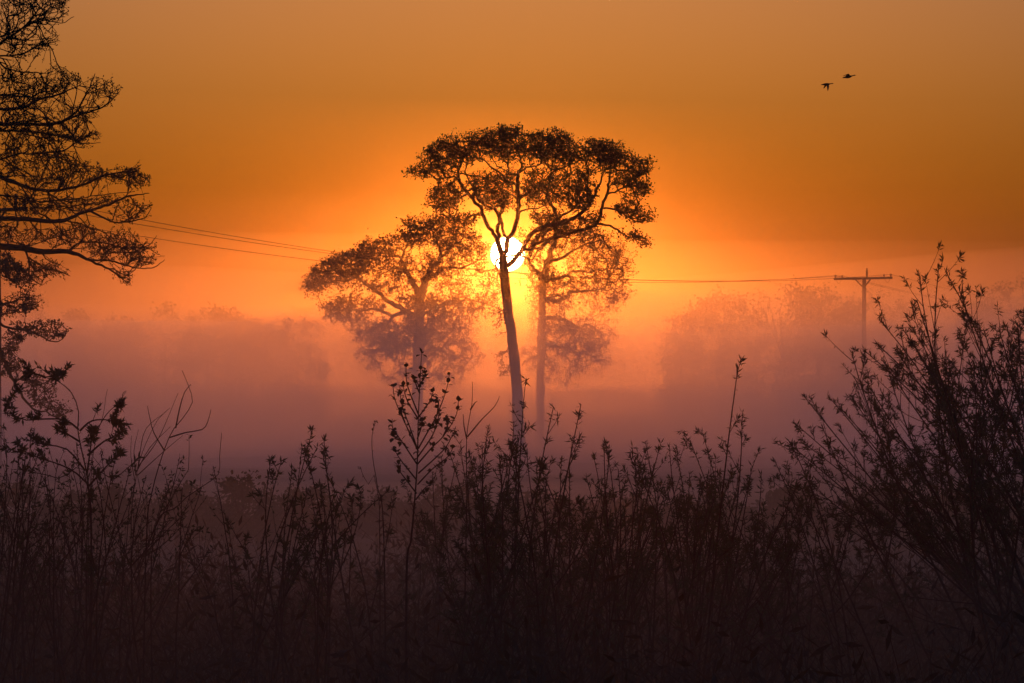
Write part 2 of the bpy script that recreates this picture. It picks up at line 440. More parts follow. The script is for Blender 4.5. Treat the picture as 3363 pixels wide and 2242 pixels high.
# ------------------------------------------------------------------ the alder in front of the sun
alder_trunk = [(1708, 1502, 40), (1703, 1400, 37), (1696, 1250, 35), (1684, 1120, 33), (1672, 1040, 32), (1664, 980, 31), (1656, 900, 31), (1652, 858, 30)]
alder_limbs = [
    ([(1653, 868, 24), (1648, 835, 19), (1634, 792, 17), (1622, 768, 13), (1592, 725, 13), (1582, 690, 13), (1560, 660, 12), (1537, 633, 12), (1510, 594, 11), (1506, 560, 9), (1514, 530, 6), (1508, 495, 4), (1500, 470, 2)], 0, -0.6),
    ([(1640, 808, 15), (1636, 770, 14), (1641, 730, 14), (1642, 705, 14), (1655, 680, 12), (1661, 645, 9), (1645, 624, 7), (1628, 600, 5), (1612, 585, 4)], 0.0, 0.5),
    ([(1641, 715, 12), (1622, 684, 10), (1590, 672, 9), (1568, 648, 9), (1556, 620, 8), (1545, 598, 7), (1530, 571, 5), (1532, 540, 4), (1545, 505, 2)], 0.0, 1.4),
    ([(1655, 868, 24), (1658, 835, 18), (1663, 807, 17), (1668, 785, 16), (1678, 772, 16), (1691, 748, 16), (1699, 719, 15), (1702, 686, 15), (1703, 650, 15), (1701, 615, 14), (1699, 590, 13), (1706, 564, 10), (1712, 538, 8), (1703, 505, 5), (1697, 470, 3), (1695, 440, 2)], 0, 0.3),
    ([(1666, 792, 11), (1657, 768, 10), (1649, 738, 9), (1646, 715, 7)], 0.1, 0.2),
    ([(1656, 872, 18), (1684, 856, 16), (1702, 836, 14), (1716, 819, 14), (1728, 795, 14), (1749, 765, 16), (1787, 744, 16), (1824, 734, 16), (1862, 726, 14), (1897, 705, 12), (1928, 679, 11), (1946, 650, 10), (1958, 625, 9), (1975, 590, 6), (1980, 555, 4), (1968, 520, 3)], 0.0, -1.2),
    ([(1712, 826, 11), (1749, 807, 11), (1782, 790, 11), (1814, 782, 12), (1850, 772, 12), (1897, 758, 12), (1935, 748, 12), (1962, 732, 12), (1972, 705, 11), (1977, 679, 11), (1988, 650, 10), (1996, 620, 9), (2002, 580, 7), (2004, 541, 5), (2000, 500, 3)], 0.0, 1.0),
    ([(1704, 655, 12), (1740, 629, 11), (1778, 602, 10), (1800, 580, 8), (1830, 558, 6), (1874, 537, 5), (1905, 525, 3)], 0.2, -1.3),
    ([(1700, 612, 10), (1684, 602, 9), (1667, 594, 8), (1640, 566, 7), (1620, 552, 6), (1602, 537, 5), (1579, 514, 3), (1570, 480, 2)], 0.2, 1.2),
    ([(1702, 570, 8), (1683, 571, 7), (1668, 556, 6), (1668, 525, 5), (1655, 490, 3), (1648, 460, 2)], 0.2, -0.9),
    ([(1706, 565, 8), (1730, 550, 6), (1762, 543, 5), (1790, 520, 4), (1805, 490, 3), (1815, 460, 2)], 0.2, 0.9),
    ([(1512, 590, 8), (1490, 578, 7), (1465, 583, 7), (1440, 586, 6), (1422, 580, 5), (1396, 564, 4), (1370, 562, 3), (1346, 564, 2)], -0.5, -1.4),
    ([(1583, 707, 8), (1560, 706, 7), (1545, 709, 6), (1522, 722, 5), (1503, 728, 5), (1484, 718, 3), (1462, 708, 2)], -0.2, -1.2),
    ([(1540, 636, 7), (1505, 650, 5), (1475, 658, 4), (1448, 668, 3), (1420, 690, 2)], -0.3, 0.6),
    ([(1664, 637, 6), (1640, 622, 6), (1622, 640, 5), (1606, 612, 5), (1598, 596, 4), (1578, 580, 3)], 0.4, 0.8),
    ([(1962, 734, 9), (1989, 738, 7), (2027, 755, 6), (2065, 778, 5), (2100, 788, 4), (2132, 800, 2)], 0.5, -0.6),
    ([(1990, 640, 7), (2020, 628, 6), (2046, 615, 5), (2070, 595, 5), (2096, 579, 4), (2142, 560, 2)], 0.8, -0.3),
    ([(1976, 684, 7), (2006, 684, 6), (2046, 700, 5), (2075, 716, 4), (2100, 730, 3), (2142, 716, 2)], 0.8, 1.4),
    ([(1930, 680, 8), (1938, 640, 7), (1928, 600, 6), (1935, 560, 4), (1920, 520, 3)], -0.7, -1.6),
    ([(1828, 734, 9), (1845, 705, 8), (1880, 690, 7), (1900, 665, 6), (1930, 648, 4)], -0.3, 0.6),
    ([(1704, 700, 8), (1722, 690, 6), (1745, 682, 5), (1770, 684, 4), (1800, 672, 3)], 0.2, -0.8),
    ([(1778, 604, 7), (1790, 640, 8), (1808, 668, 8), (1824, 690, 9), (1826, 730, 10)], -0.6, -0.4),
]
top_poly = [(1369, 545), (1372, 522), (1400, 487), (1442, 460), (1507, 437), (1545, 428), (1591, 437), (1637, 414), (1694, 407), (1725, 430), (1778, 437), (1847, 424), (1874, 441), (1908, 480), (1928, 455), (1989, 453), (2027, 464), (2055, 490), (2060, 540), (2000, 560), (1930, 560), (1880, 540), (1800, 550), (1740, 530), (1660, 535), (1590, 520), (1520, 540), (1440, 545)]
alder_env = [
    (top_poly, 1050, 16, 17, 2.9, 0.0),
    ([(1530, 440), (1600, 445), (1640, 416), (1694, 407), (1725, 432), (1790, 440), (1850, 428), (1880, 460), (1870, 510), (1780, 520), (1680, 505), (1580, 500)], 270, 14, 16, 2.2, 0),
    ([(1925, 458), (1989, 455), (2040, 475), (2045, 530), (1990, 545), (1930, 525)], 110, 12, 14, 1.6, 0.6),
    ([(1400, 490), (1500, 470), (1545, 520), (1530, 570), (1455, 590), (1400, 560)], 120, 12, 14, 1.6, -0.6),
    ([(1329, 571), (1346, 552), (1410, 553), (1420, 575), (1390, 582)], 55, 10, 9, 0.4, -1.3),
    ([(1396, 648), (1415, 615), (1470, 590), (1520, 600), (1530, 650), (1490, 680), (1430, 690), (1405, 672)], 210, 10, 13, 1.1, -0.2),
    ([(1430, 715), (1470, 695), (1560, 690), (1575, 720), (1520, 745)], 90, 8, 10, 0.8, -0.9),
    ([(1540, 560), (1690, 560), (1690, 690), (1600, 690), (1550, 640)], 380, 8, 14, 1.6, 0.3),
    ([(1715, 560), (1960, 560), (1950, 690), (1860, 690), (1800, 660), (1730, 690)], 560, 9, 16, 1.9, -0.3),
    ([(2050, 500), (2081, 491), (2111, 510), (2153, 533), (2155, 566), (2110, 575), (2146, 606), (2157, 625), (2120, 650), (2060, 640), (2010, 600), (2010, 530)], 270, 11, 13, 1.3, 0.2),
    ([(2010, 660), (2080, 650), (2130, 680), (2169, 696), (2142, 724), (2085, 738), (2030, 700)], 130, 10, 12, 0.8, 1.0),
    ([(2010, 745), (2060, 755), (2138, 775), (2136, 806), (2090, 800), (2040, 775)], 55, 7, 10, 0.4, -0.2),
    ([(1740, 700), (1810, 690), (1850, 730), (1990, 690), (1960, 740), (1880, 760), (1780, 770)], 280, 8, 14, 1.2, 0.2),
    ([(1605, 1020), (1662, 1000), (1672, 1090), (1640, 1110)], 26, 6, 12, 0.7, 0.1),
    ([(1615, 1160), (1680, 1150), (1690, 1230), (1640, 1250)], 26, 6, 12, 0.7, 0.1),
]
make_tree('alder_tree', 'tall forked alder with dark flat-topped crown standing against the sun disc', 'tree', 'meadow trees', 140.0,
          alder_trunk, alder_limbs, alder_env, 5, seg=0.20, tip_r=0.010, leaf=0.080, lpt=5, spread=0.075, dens=1.45, cl=0.33, jit=9.0, limb_wob=0.024, curl=0.2, k=0.9, leaf_mat='alder_leaf')

# ------------------------------------------------------------------ the oaks behind it
oak_env = [
    ([(993, 942), (1020, 893), (1042, 866), (1091, 844), (1161, 812), (1221, 790), (1265, 774), (1308, 760), (1330, 800), (1290, 850), (1220, 880), (1120, 920), (1058, 960), (1020, 965)], 520, 13, 14, 2.4, -0.5),
    ([(1308, 746), (1341, 714), (1384, 703), (1439, 714), (1504, 730), (1559, 746), (1602, 790), (1610, 840), (1540, 850), (1440, 820), (1340, 810)], 420, 12, 14, 2.8, 0),
    ([(1100, 900), (1260, 850), (1440, 830), (1600, 850), (1602, 904), (1531, 948), (1450, 959), (1380, 930), (1287, 970), (1200, 960), (1110, 960)], 420, 9, 15, 2.8, 0),
    ([(1058, 1002), (1100, 960), (1200, 980), (1265, 990), (1265, 1013), (1200, 1035), (1150, 1062), (1090, 1055), (1069, 1046)], 210, 10, 13, 1.6, -0.6),
    ([(1120, 1050), (1280, 1040), (1360, 1100), (1300, 1160), (1180, 1130)], 190, 8, 15, 1.6, 0.3),
    ([(1180, 1070), (1540, 1060), (1600, 1190), (1490, 1270), (1270, 1270), (1160, 1180)], 520, 8, 20, 2.6, 0),
    ([(1290, 960), (1460, 960), (1440, 1130), (1330, 1150)], 260, 8, 18, 2.6, 0),
    ([(1400, 990), (1600, 940), (1630, 1010), (1560, 1090), (1430, 1100)], 260, 8, 15, 1.6, 0.5),
]
oak_limbs = [
    ([(1376, 1040, 33), (1382, 985, 30), (1395, 930, 26), (1412, 893, 22), (1432, 868, 17), (1444, 845, 13), (1440, 810, 9), (1430, 780, 6), (1420, 745, 3)], 0, -0.4),
    ([(1384, 975, 24), (1355, 930, 17), (1335, 890, 13), (1320, 850, 10), (1330, 815, 7), (1345, 780, 4), (1350, 745, 2)], 0, 0.8),
    ([(1374, 1045, 28), (1335, 1025, 20), (1287, 997, 15), (1240, 960, 12), (1190, 925, 9), (1130, 895, 6), (1060, 890, 3)], 0, -1.5),
    ([(1320, 850, 9), (1280, 835, 7), (1230, 830, 5), (1170, 845, 3)], 0.4, 1.6),
    ([(1400, 920, 17), (1430, 900, 13), (1450, 882, 10), (1500, 880, 8), (1550, 868, 5), (1590, 840, 3)], 0, 1.5),
    ([(1440, 850, 10), (1475, 815, 8), (1510, 790, 6), (1545, 770, 4)], -0.2, -1.8),
    ([(1335, 1025, 15), (1290, 1035, 12), (1230, 1015, 9), (1170, 1020, 6), (1110, 1020, 3)], 0, -0.8),
    ([(1290, 1040, 11), (1250, 1070, 8), (1200, 1085, 5), (1150, 1090, 2)], -0.2, 0.8),
    ([(1374, 1130, 17), (1320, 1135, 13), (1260, 1150, 9), (1190, 1160, 4)], 0, 1.3),
    ([(1374, 1160, 16), (1430, 1150, 12), (1500, 1170, 8), (1570, 1170, 4)], 0, -1.2),
    ([(1373, 1210, 12), (1330, 1215, 9), (1290, 1235, 5)], 0, -0.8),
    ([(1384, 1010, 18), (1440, 1000, 13), (1500, 985, 9), (1560, 985, 5), (1600, 1000, 3)], 0, 1.2),
]
make_tree('oak_tree', 'broad spreading oak half sunk in mist, its crown reaching out toward the wires', 'tree', 'meadow trees', 176.0,
          [(1372, 1462, 44), (1372, 1300, 36), (1374, 1150, 36), (1376, 1040, 34)], oak_limbs, oak_env, 6, seg=0.25, tip_r=0.009, leaf=0.10, lpt=6, spread=0.09, dens=1.7, cl=0.45, jit=10.0,
          leaf_mat='oak_leaf', limb_wob=0.05)
oak2_env = [
    ([(1776, 774), (1830, 735), (1885, 735), (1978, 746), (2027, 784), (2065, 833), (2073, 893), (2040, 900), (1960, 850), (1880, 820), (1800, 840)], 420, 11, 14, 2.6, 0),
    ([(1850, 830), (1960, 850), (2073, 893), (2070, 937), (2054, 991), (1994, 1024), (1912, 1000), (1860, 930)], 380, 9, 15, 2.4, 0),
    ([(1722, 904), (1749, 839), (1800, 850), (1860, 930), (1900, 1010), (1831, 1013), (1749, 975)], 170, 8, 15, 2.0, 0.4),
    ([(1690, 760), (1790, 740), (1800, 800), (1760, 850), (1700, 850)], 90, 8, 13, 1.6, 0.4),
    ([(1790, 1060), (1940, 1040), (2040, 1060), (1990, 1150), (1850, 1180)], 240, 8, 15, 1.8, 0.4),
    ([(1700, 1090), (1880, 1070), (2010, 1100), (1990, 1210), (1860, 1270), (1730, 1240)], 330, 8, 20, 2.2, 0.2),
    ([(1720, 900), (1860, 900), (1880, 1090), (1760, 1140)], 260, 8, 18, 2.4, 0.2),
    ([(1600, 880), (1640, 850), (1650, 960), (1610, 1010), (1560, 990)], 60, 7, 13, 1.2, 0.8),
]
oak2_limbs = [
    ([(1782, 950, 27), (1790, 905, 25), (1800, 860, 22), (1812, 815, 18), (1823, 786, 16), (1826, 740, 13), (1824, 700, 11), (1814, 670, 9), (1800, 640, 6), (1790, 600, 3)], 0, 0.3),
    ([(1735, 850, 9), (1752, 815, 14), (1768, 776, 18), (1790, 755, 20), (1824, 732, 18), (1850, 722, 10), (1880, 720, 5)], 0.8, 0.4),
    ([(1784, 930, 17), (1762, 895, 14), (1742, 868, 11), (1735, 848, 9)], 0, 0.8),
    ([(1800, 865, 14), (1840, 850, 11), (1880, 820, 8), (1930, 800, 6), (1980, 790, 3)], 0, -1.4),
    ([(1788, 915, 16), (1830, 915, 12), (1890, 890, 9), (1950, 890, 6), (2030, 880, 3)], 0, 1.2),
    ([(1782, 985, 20), (1830, 985, 14), (1890, 960, 10), (1960, 950, 6), (2030, 960, 3)], 0, -0.9),
    ([(1780, 1040, 16), (1850, 1050, 12), (1910, 1080, 8), (1980, 1090, 4)], 0, 0.9),
    ([(1778, 1130, 13), (1840, 1140, 10), (1910, 1160, 7), (1980, 1170, 3)], 0, -1.0),
    ([(1777, 1170, 11), (1740, 1180, 8), (1715, 1200, 4)], 0, 0.8),
    ([(1823, 790, 11), (1790, 805, 8), (1760, 835, 5), (1730, 870, 3)], 0.1, -0.9),
]
make_tree('oak_tree', 'hazy sparse-leaved oak right behind the alder, under its low right bough', 'tree', 'meadow trees', 175.0,
          [(1772, 1462, 30), (1775, 1300, 27), (1778, 1120, 26), (1782, 950, 25)], oak2_limbs, oak2_env, 7, seg=0.25, tip_r=0.008, leaf=0.085, lpt=5, spread=0.09, dens=1.6, cl=0.45, jit=14.0,
          leaf_mat='oak_leaf', limb_wob=0.05)

# ------------------------------------------------------------------ far trees, each with its own outline
def far_tree(label, group, Y, outline, seed, n=420, leaf=0.19, lpt=8, bare=0.0):
    """outline: skyline of the crown from one side to the other, in photo pixels"""
    o = list(outline)
    x0, x1 = o[0][0], o[-1][0]; ytop = min(y for _, y in o); cx = (x0 + x1) / 2; w = x1 - x0
    gy = HY + EYE / Y * FPX
    low = ytop + 0.90 * (gy - ytop)
    poly = o + [(x1 + 0.16 * w, (o[-1][1] + low) / 2), (x1 + 0.22 * w, low), (x0 - 0.22 * w, low), (x0 - 0.16 * w, (o[0][1] + low) / 2)]
    r = random.Random(seed)
    tw = 0.30 * FPX / Y * r.uniform(0.8, 1.3)
    ym = ytop + 0.45 * (gy - ytop)
    trunk = [(cx, gy, tw * 1.4), (cx + r.uniform(-3, 3), (gy + ym) / 2, tw * 1.1), (cx + r.uniform(-6, 6), ym, tw * 0.8), (cx + r.uniform(-8, 8), ytop + 0.22 * (gy - ytop), tw * 0.05)]
    limbs = []
    for kx in (-0.36, -0.2, 0.18, 0.36):
        sx = cx + r.uniform(-4, 4); ex = cx + kx * w; ey = np.interp(ex, [p[0] for p in o], [p[1] for p in o]) + 0.1 * (gy - ytop)
        sy = ym + r.uniform(-0.05, 0.15) * (gy - ytop)
        limbs.append(([(sx, sy, tw * 0.45), ((sx + ex) / 2 + r.uniform(-5, 5), (sy + ey) / 2, tw * 0.3), (ex, ey, tw * 0.1)], 0, r.uniform(-1.5, 1.5)))
    hd = 0.4 * w / FPX * Y
    env = [(poly, int(n * 1.25), 9, 10 + w * 0.02, hd, 0)]
    name = 'bare_tree' if bare else 'round_tree'
    make_tree(name, label, 'tree', group, Y, trunk, limbs, env, seed, seg=0.5, tip_r=0.012 if not bare else 0.016, leaf=leaf, lpt=lpt, spread=0.22,
              leaf_mat='oak_leaf', limb_wob=0.06, sides=6, twig_up=0.15 if bare else 0, dens=1.9 if not bare else 1.5, cl=0.6, jit=5.0)

GR, GL = 'far trees beyond the utility pole', 'far trees on the misty horizon'
far_tree('low rounded far tree at the near end of the clump beside the pole', GR, 250, [(2178, 1060), (2191, 1038), (2229, 1006), (2262, 1000), (2290, 1010)], 21, 260)
far_tree('domed far tree in the clump, lower than its twiggy-topped neighbour', GR, 255, [(2270, 1000), (2304, 973), (2342, 949), (2401, 960), (2449, 985), (2470, 1010)], 22, 520)
far_tree('tallest far tree of the clump with twiggy bare top touching the wires', GR, 262, [(2470, 965), (2508, 931), (2540, 916), (2573, 907), (2610, 920), (2640, 940), (2660, 970)], 23, 420, lpt=3, bare=1)
far_tree('dense rounded far tree in the clump just short of the pole', GR, 250, [(2600, 960), (2640, 940), (2685, 934), (2734, 950), (2766, 973), (2780, 1000)], 24, 480)
far_tree('low far bush-like tree right behind the utility pole shaft', GR, 255, [(2772, 1000), (2787, 976), (2815, 975), (2840, 990)], 25, 200)
far_tree('feathery far tree under the end of the pole crossarm', GR, 285, [(2835, 985), (2852, 952), (2895, 939), (2960, 961), (3013, 982), (3030, 1010)], 26, 380, lpt=3, bare=1)
far_tree('small rounded far tree behind the tallest willow shoot', GR, 285, [(3140, 1020), (3163, 1000), (3206, 993), (3240, 1008)], 27, 220)
far_tree('large far tree cut by the photo edge above the willow shrub', GR, 270, [(3215, 990), (3240, 960), (3281, 928), (3335, 905), (3400, 890), (3470, 915), (3530, 970)], 28, 620, lpt=5, bare=1)
far_tree('tall feathery far tree beside the drooping bough', GL, 300, [(40, 980), (70, 955), (110, 950), (140, 968), (160, 990), (185, 1025)], 29, 300, lpt=3, bare=1)
far_tree('neat domed far tree right of the drooping bough', GL, 285, [(188, 1045), (203, 1030), (245, 1021), (275, 1030), (300, 1050)], 30, 300)
far_tree('wider domed far tree after the gap in the treeline', GL, 290, [(328, 1058), (343, 1042), (371, 1029), (427, 1050), (465, 1062)], 31, 320)
far_tree('upright bare far tree rising above the low treeline', GL, 300, [(485, 1040), (507, 1002), (535, 994), (554, 988), (575, 1005), (600, 1050)], 32, 280, lpt=2, bare=1)
far_tree('broadest far tree between the bare tree and the oak', GL, 280, [(600, 1050), (614, 1032), (661, 1013), (717, 1007), (740, 1016), (756, 1030)], 33, 430)
far_tree('compact far tree with a dark round head next to the broadest one', GL, 276, [(735, 1035), (752, 1020), (774, 1019), (800, 1032), (825, 1050)], 34, 240)
far_tree('low sloping far tree at the dip in the treeline', GL, 290, [(815, 1060), (835, 1046), (870, 1050), (895, 1070)], 35, 180)
far_tree('faint far tree nearest to the oak', GL, 295, [(890, 1065), (904, 1051), (965, 1038), (1026, 1050), (1050, 1075)], 36, 360)

# ------------------------------------------------------------------ utility poles and wires
def cyl(p, q, r0, r1, n=10, rings=3):
    mb = MB(); p, q = np.array(p, float), np.array(q, float)
    t = np.linspace(0, 1, rings)[:, None]
    mb.tube(p + (q - p) * t, np.linspace(r0, r1, rings), n); return mb

def beam(c, axis, length, h, w, bev=0.012):
    """a bevelled timber along axis (horizontal), centre c"""
    ax = np.array(axis, float); ax /= np.linalg.norm(ax); up = np.array([0, 0, 1.0])
    if abs(ax[2]) > 0.2: up = np.array([0.0, 1.0, 0.0])
    si = np.cross(ax, up); si /= np.linalg.norm(si); up = np.cross(si, ax)
    prof = [(-w / 2 + bev, -h / 2), (w / 2 - bev, -h / 2), (w / 2, -h / 2 + bev), (w / 2, h / 2 - bev), (w / 2 - bev, h / 2), (-w / 2 + bev, h / 2), (-w / 2, h / 2 - bev), (-w / 2, -h / 2 + bev)]
    v = [np.array(c) + ax * e * length / 2 + si * a + up * b for e in (-1, 1) for a, b in prof]
    k = np.arange(8); mb = MB()
    mb.raw(v, np.stack([k, (k + 1) % 8, (k + 1) % 8 + 8, k + 8], -1), [[0, i + 1, i] for i in range(1, 7)] + [[8, 8 + i, 9 + i] for i in range(1, 7)])
    return mb

def insulator(base, h=0.22, r=0.055):
    """ribbed pin insulator"""
    mb = MB(); n = 12
    pr = [(0, 0.4), (0.3, 0.4), (0.32, 1.0), (0.45, 0.9), (0.5, 0.6), (0.55, 1.0), (0.68, 0.85), (0.74, 0.5), (0.8, 0.8), (0.94, 0.7), (1.0, 0.3)]
    mb.tube([np.array(base) + np.array([0, 0, z * h]) for z, _ in pr], [q * r for _, q in pr], n)
    return mb

POLE_A = P(-8, 690, 105.0); POLE_B = P(2838, 914, 162.0)
line_dir = np.array([POLE_B[0] - POLE_A[0], POLE_B[1] - POLE_A[1], 0]); line_dir /= np.linalg.norm(line_dir)
arm_dir = np.array([line_dir[1], -line_dir[0], 0])
def utility_pole(top, half, label, stub):
    x, y, z = top
    root = thing('utility_pole', (x, y, 0), label, 'utility pole', 'utility poles')
    mb = MB(); zz = np.linspace(-0.2, z + 0.05, 9)
    mb.tube([(x + 0.006 * math.sin(k * 1.7), y, h) for k, h in enumerate(zz)], np.linspace(0.125, 0.088, 9), 14)
    mb.build('pole_shaft', M['pole'], root, True)
    c = np.array([x, y, z]) - line_dir * 0.13
    beam(c, arm_dir, 2 * half, 0.105, 0.09).build('crossarm', M['pole'], root)
    for s in (-1, 1):
        a = c + arm_dir * s * 0.36 + np.array([0, 0, -0.055]); b = np.array([x, y, z - 0.36]) - line_dir * 0.08 + arm_dir * s * 0.07
        cyl(a, b, 0.032, 0.032, 8).build('brace', M['pole'], root)
    ends = []
    for off in (-half + 0.07, stub, half - 0.07):
        b = c + arm_dir * off + np.array([0, 0, 0.05])
        if off == stub:
            beam(b + np.array([0, 0, 0.15]), (0, 0, 1), 0.34, 0.09, 0.09).build('top_post', M['pole'], root)
            top_i = b + np.array([0, 0, 0.32]); insulator(top_i, 0.09).build('insulator', M['ceramic'], root); ends.append(top_i + np.array([0, 0, 0.07]))
        else:
            insulator(b, 0.14, 0.06).build('insulator', M['ceramic'], root); ends.append(b + np.array([0, 0, 0.11]))
            s = -1 if off > 0 else 1
            insulator(b + arm_dir * s * 0.33, 0.12, 0.05).build('insulator', M['ceramic'], root)
            # jumper loop hanging under the arm
            mb = MB(); t = np.linspace(0, 1, 9)[:, None]
            mb.tube(b + np.array([0, 0, 0.06]) + arm_dir * (s * 0.33 * t) + np.array([0, 0, 1.0]) * (-1.3 * t * (1 - t)), np.full(9, 0.007), 5)
            mb.build('jumper_wire', M['wire'], root)
    bt = MB(); bt.tube([np.array([x, y, z - 0.02]) - line_dir * 0.22, np.array([x, y, z - 0.02]) + line_dir * 0.14], [0.022, 0.022], 8)
    bt.build('bolt', M['metal'], root)
    return ends
EB = utility_pole(POLE_B, 1.42, 'wooden utility pole with braced crossarm rising from mist by the far trees', 0.19)

EB[1] = EB[0] + arm_dir * 0.33 - np.array([0, 0, 0.02])
EA = utility_pole(POLE_A, 1.15, 'utility pole mostly hidden behind the overhanging branches at the edge', 0.75)
for (a, b, lab) in zip(EA, EB, ('lowest of the three overhead wires between branches and oak', 'topmost of the three overhead wires between branches and oak', 'middle one of the three overhead wires between branches and oak')):
    t = np.linspace(-0.35, 1.0, 60)[:, None]
    pts = a + (b - a) * t
    sag = 1.08 * 4 * np.where(t > 0, t * (1 - t), 0.9 * (-t) * (1 - 0.35 + t) ** 1)
    pts[:, 2] -= sag[:, 0]
    pts = pts[t[:, 0] >= 0]
    mb = MB(); mb.tube(pts, np.full(len(pts), 0.008), 6)
    tag(mb.build('overhead_wire', M['wire'], None, True, origin=a), lab, 'wire', 'overhead wires')
# the line goes on beyond the second pole
for j, b in enumerate(EB):
    e = b + line_dir * 62 + np.array([0, 0, -0.4]); t = np.linspace(0, 1, 30)[:, None]
    pts = b + (e - b) * t; pts[:, 2] -= (4.0 * t * (1 - t))[:, 0]
    mb = MB(); mb.tube(pts, np.full(30, 0.008), 5)
    tag(mb.build('overhead_wire', M['wire'], None, True, origin=b),
        ('faint wire running on behind the pole from the arm end nearer the oak', 'faint wire running on behind the pole from the inner insulator', 'faint wire running on from the pole arm end nearer the willow')[j], 'wire', 'overhead wires')

# ------------------------------------------------------------------ the two birds
def bird(label, c_px, c_py, pitch, wings, scale=1.0):
    Y = 184.0
    mb = MB()
    prof = [(-0.375, 0.006, -0.012), (-0.33, 0.022, -0.010), (-0.26, 0.036, -0.004), (-0.18, 0.058, 0), (-0.08, 0.075, 0), (0.02, 0.072, 0.004), (0.09, 0.050, 0.012), (0.13, 0.033, 0.020),
            (0.19, 0.025, 0.030), (0.245, 0.024, 0.036), (0.275, 0.032, 0.040), (0.305, 0.026, 0.038), (0.325, 0.014, 0.034), (0.35, 0.010, 0.031), (0.375, 0.005, 0.029)]
    mb.tube([(x, 0, z) for x, _, z in prof], [r for _, r, _ in prof], 12)
    for root_x, chord, tip, knee, tchord in wings:
        s = np.sign(tip[1])
        st = [np.array([root_x, s * 0.03, 0.02]), np.array(knee), np.array(tip)]
        ch = [chord, chord * 0.85, tchord]
        n = 7; v = []
        for i in range(n):
            t = i / (n - 1) * 2; k = min(int(t), 1); f = t - k
            p = st[k] * (1 - f) + st[k + 1] * f; c = ch[k] * (1 - f) + ch[k + 1] * f
            th = 0.026 * (1 - 0.45 * i / (n - 1))
            ax = np.array(tip) - st[0]; nn = np.cross(ax / np.linalg.norm(ax), [1, 0, 0]); nn /= np.linalg.norm(nn)
            v += [p + np.array([c * 0.45, 0, 0]), p + np.array([c * 0.1, 0, 0]) + nn * th, p + np.array([-c * 0.55, 0, 0]), p + np.array([c * 0.1, 0, 0]) - nn * th]
        q = []
        for i in range(n - 1):
            for k in range(4): q.append([i * 4 + k, i * 4 + (k + 1) % 4, i * 4 + 4 + (k + 1) % 4, i * 4 + 4 + k])
        q += [[0, 3, 2, 1], [4 * n - 4, 4 * n - 3, 4 * n - 2, 4 * n - 1]]
        mb.raw(v, q)
    o = mb.build('bird', M['feather'], None, True)
    o.location = P(c_px, c_py, Y); o.rotation_euler = (0, -pitch, 0.12); o.scale = (scale,) * 3
    md = o.modifiers.new('remesh', 'REMESH'); md.mode = 'VOXEL'; md.voxel_size = 0.008; md.use_smooth_shade = True
    tag(o, label, 'bird', 'flying birds')
bird('long-necked waterbird flying ahead, wings raised and swept back', 2789, 251.5, 0.14,
     [(-0.03, 0.20, (-0.30, -0.30, 0.085), (-0.08, -0.13, 0.135), 0.06), (-0.03, 0.20, (-0.24, 0.34, 0.10), (-0.05, 0.16, 0.14), 0.06)])
bird('long-necked waterbird flying behind, wings on the downstroke', 2717, 276.5, 0.04,
     [(0.015, 0.17, (-0.03, -0.22, -0.37), (0.02, -0.10, -0.15), 0.05), (-0.07, 0.16, (-0.155, 0.26, -0.19), (-0.09, 0.12, -0.09), 0.07)], 0.92)
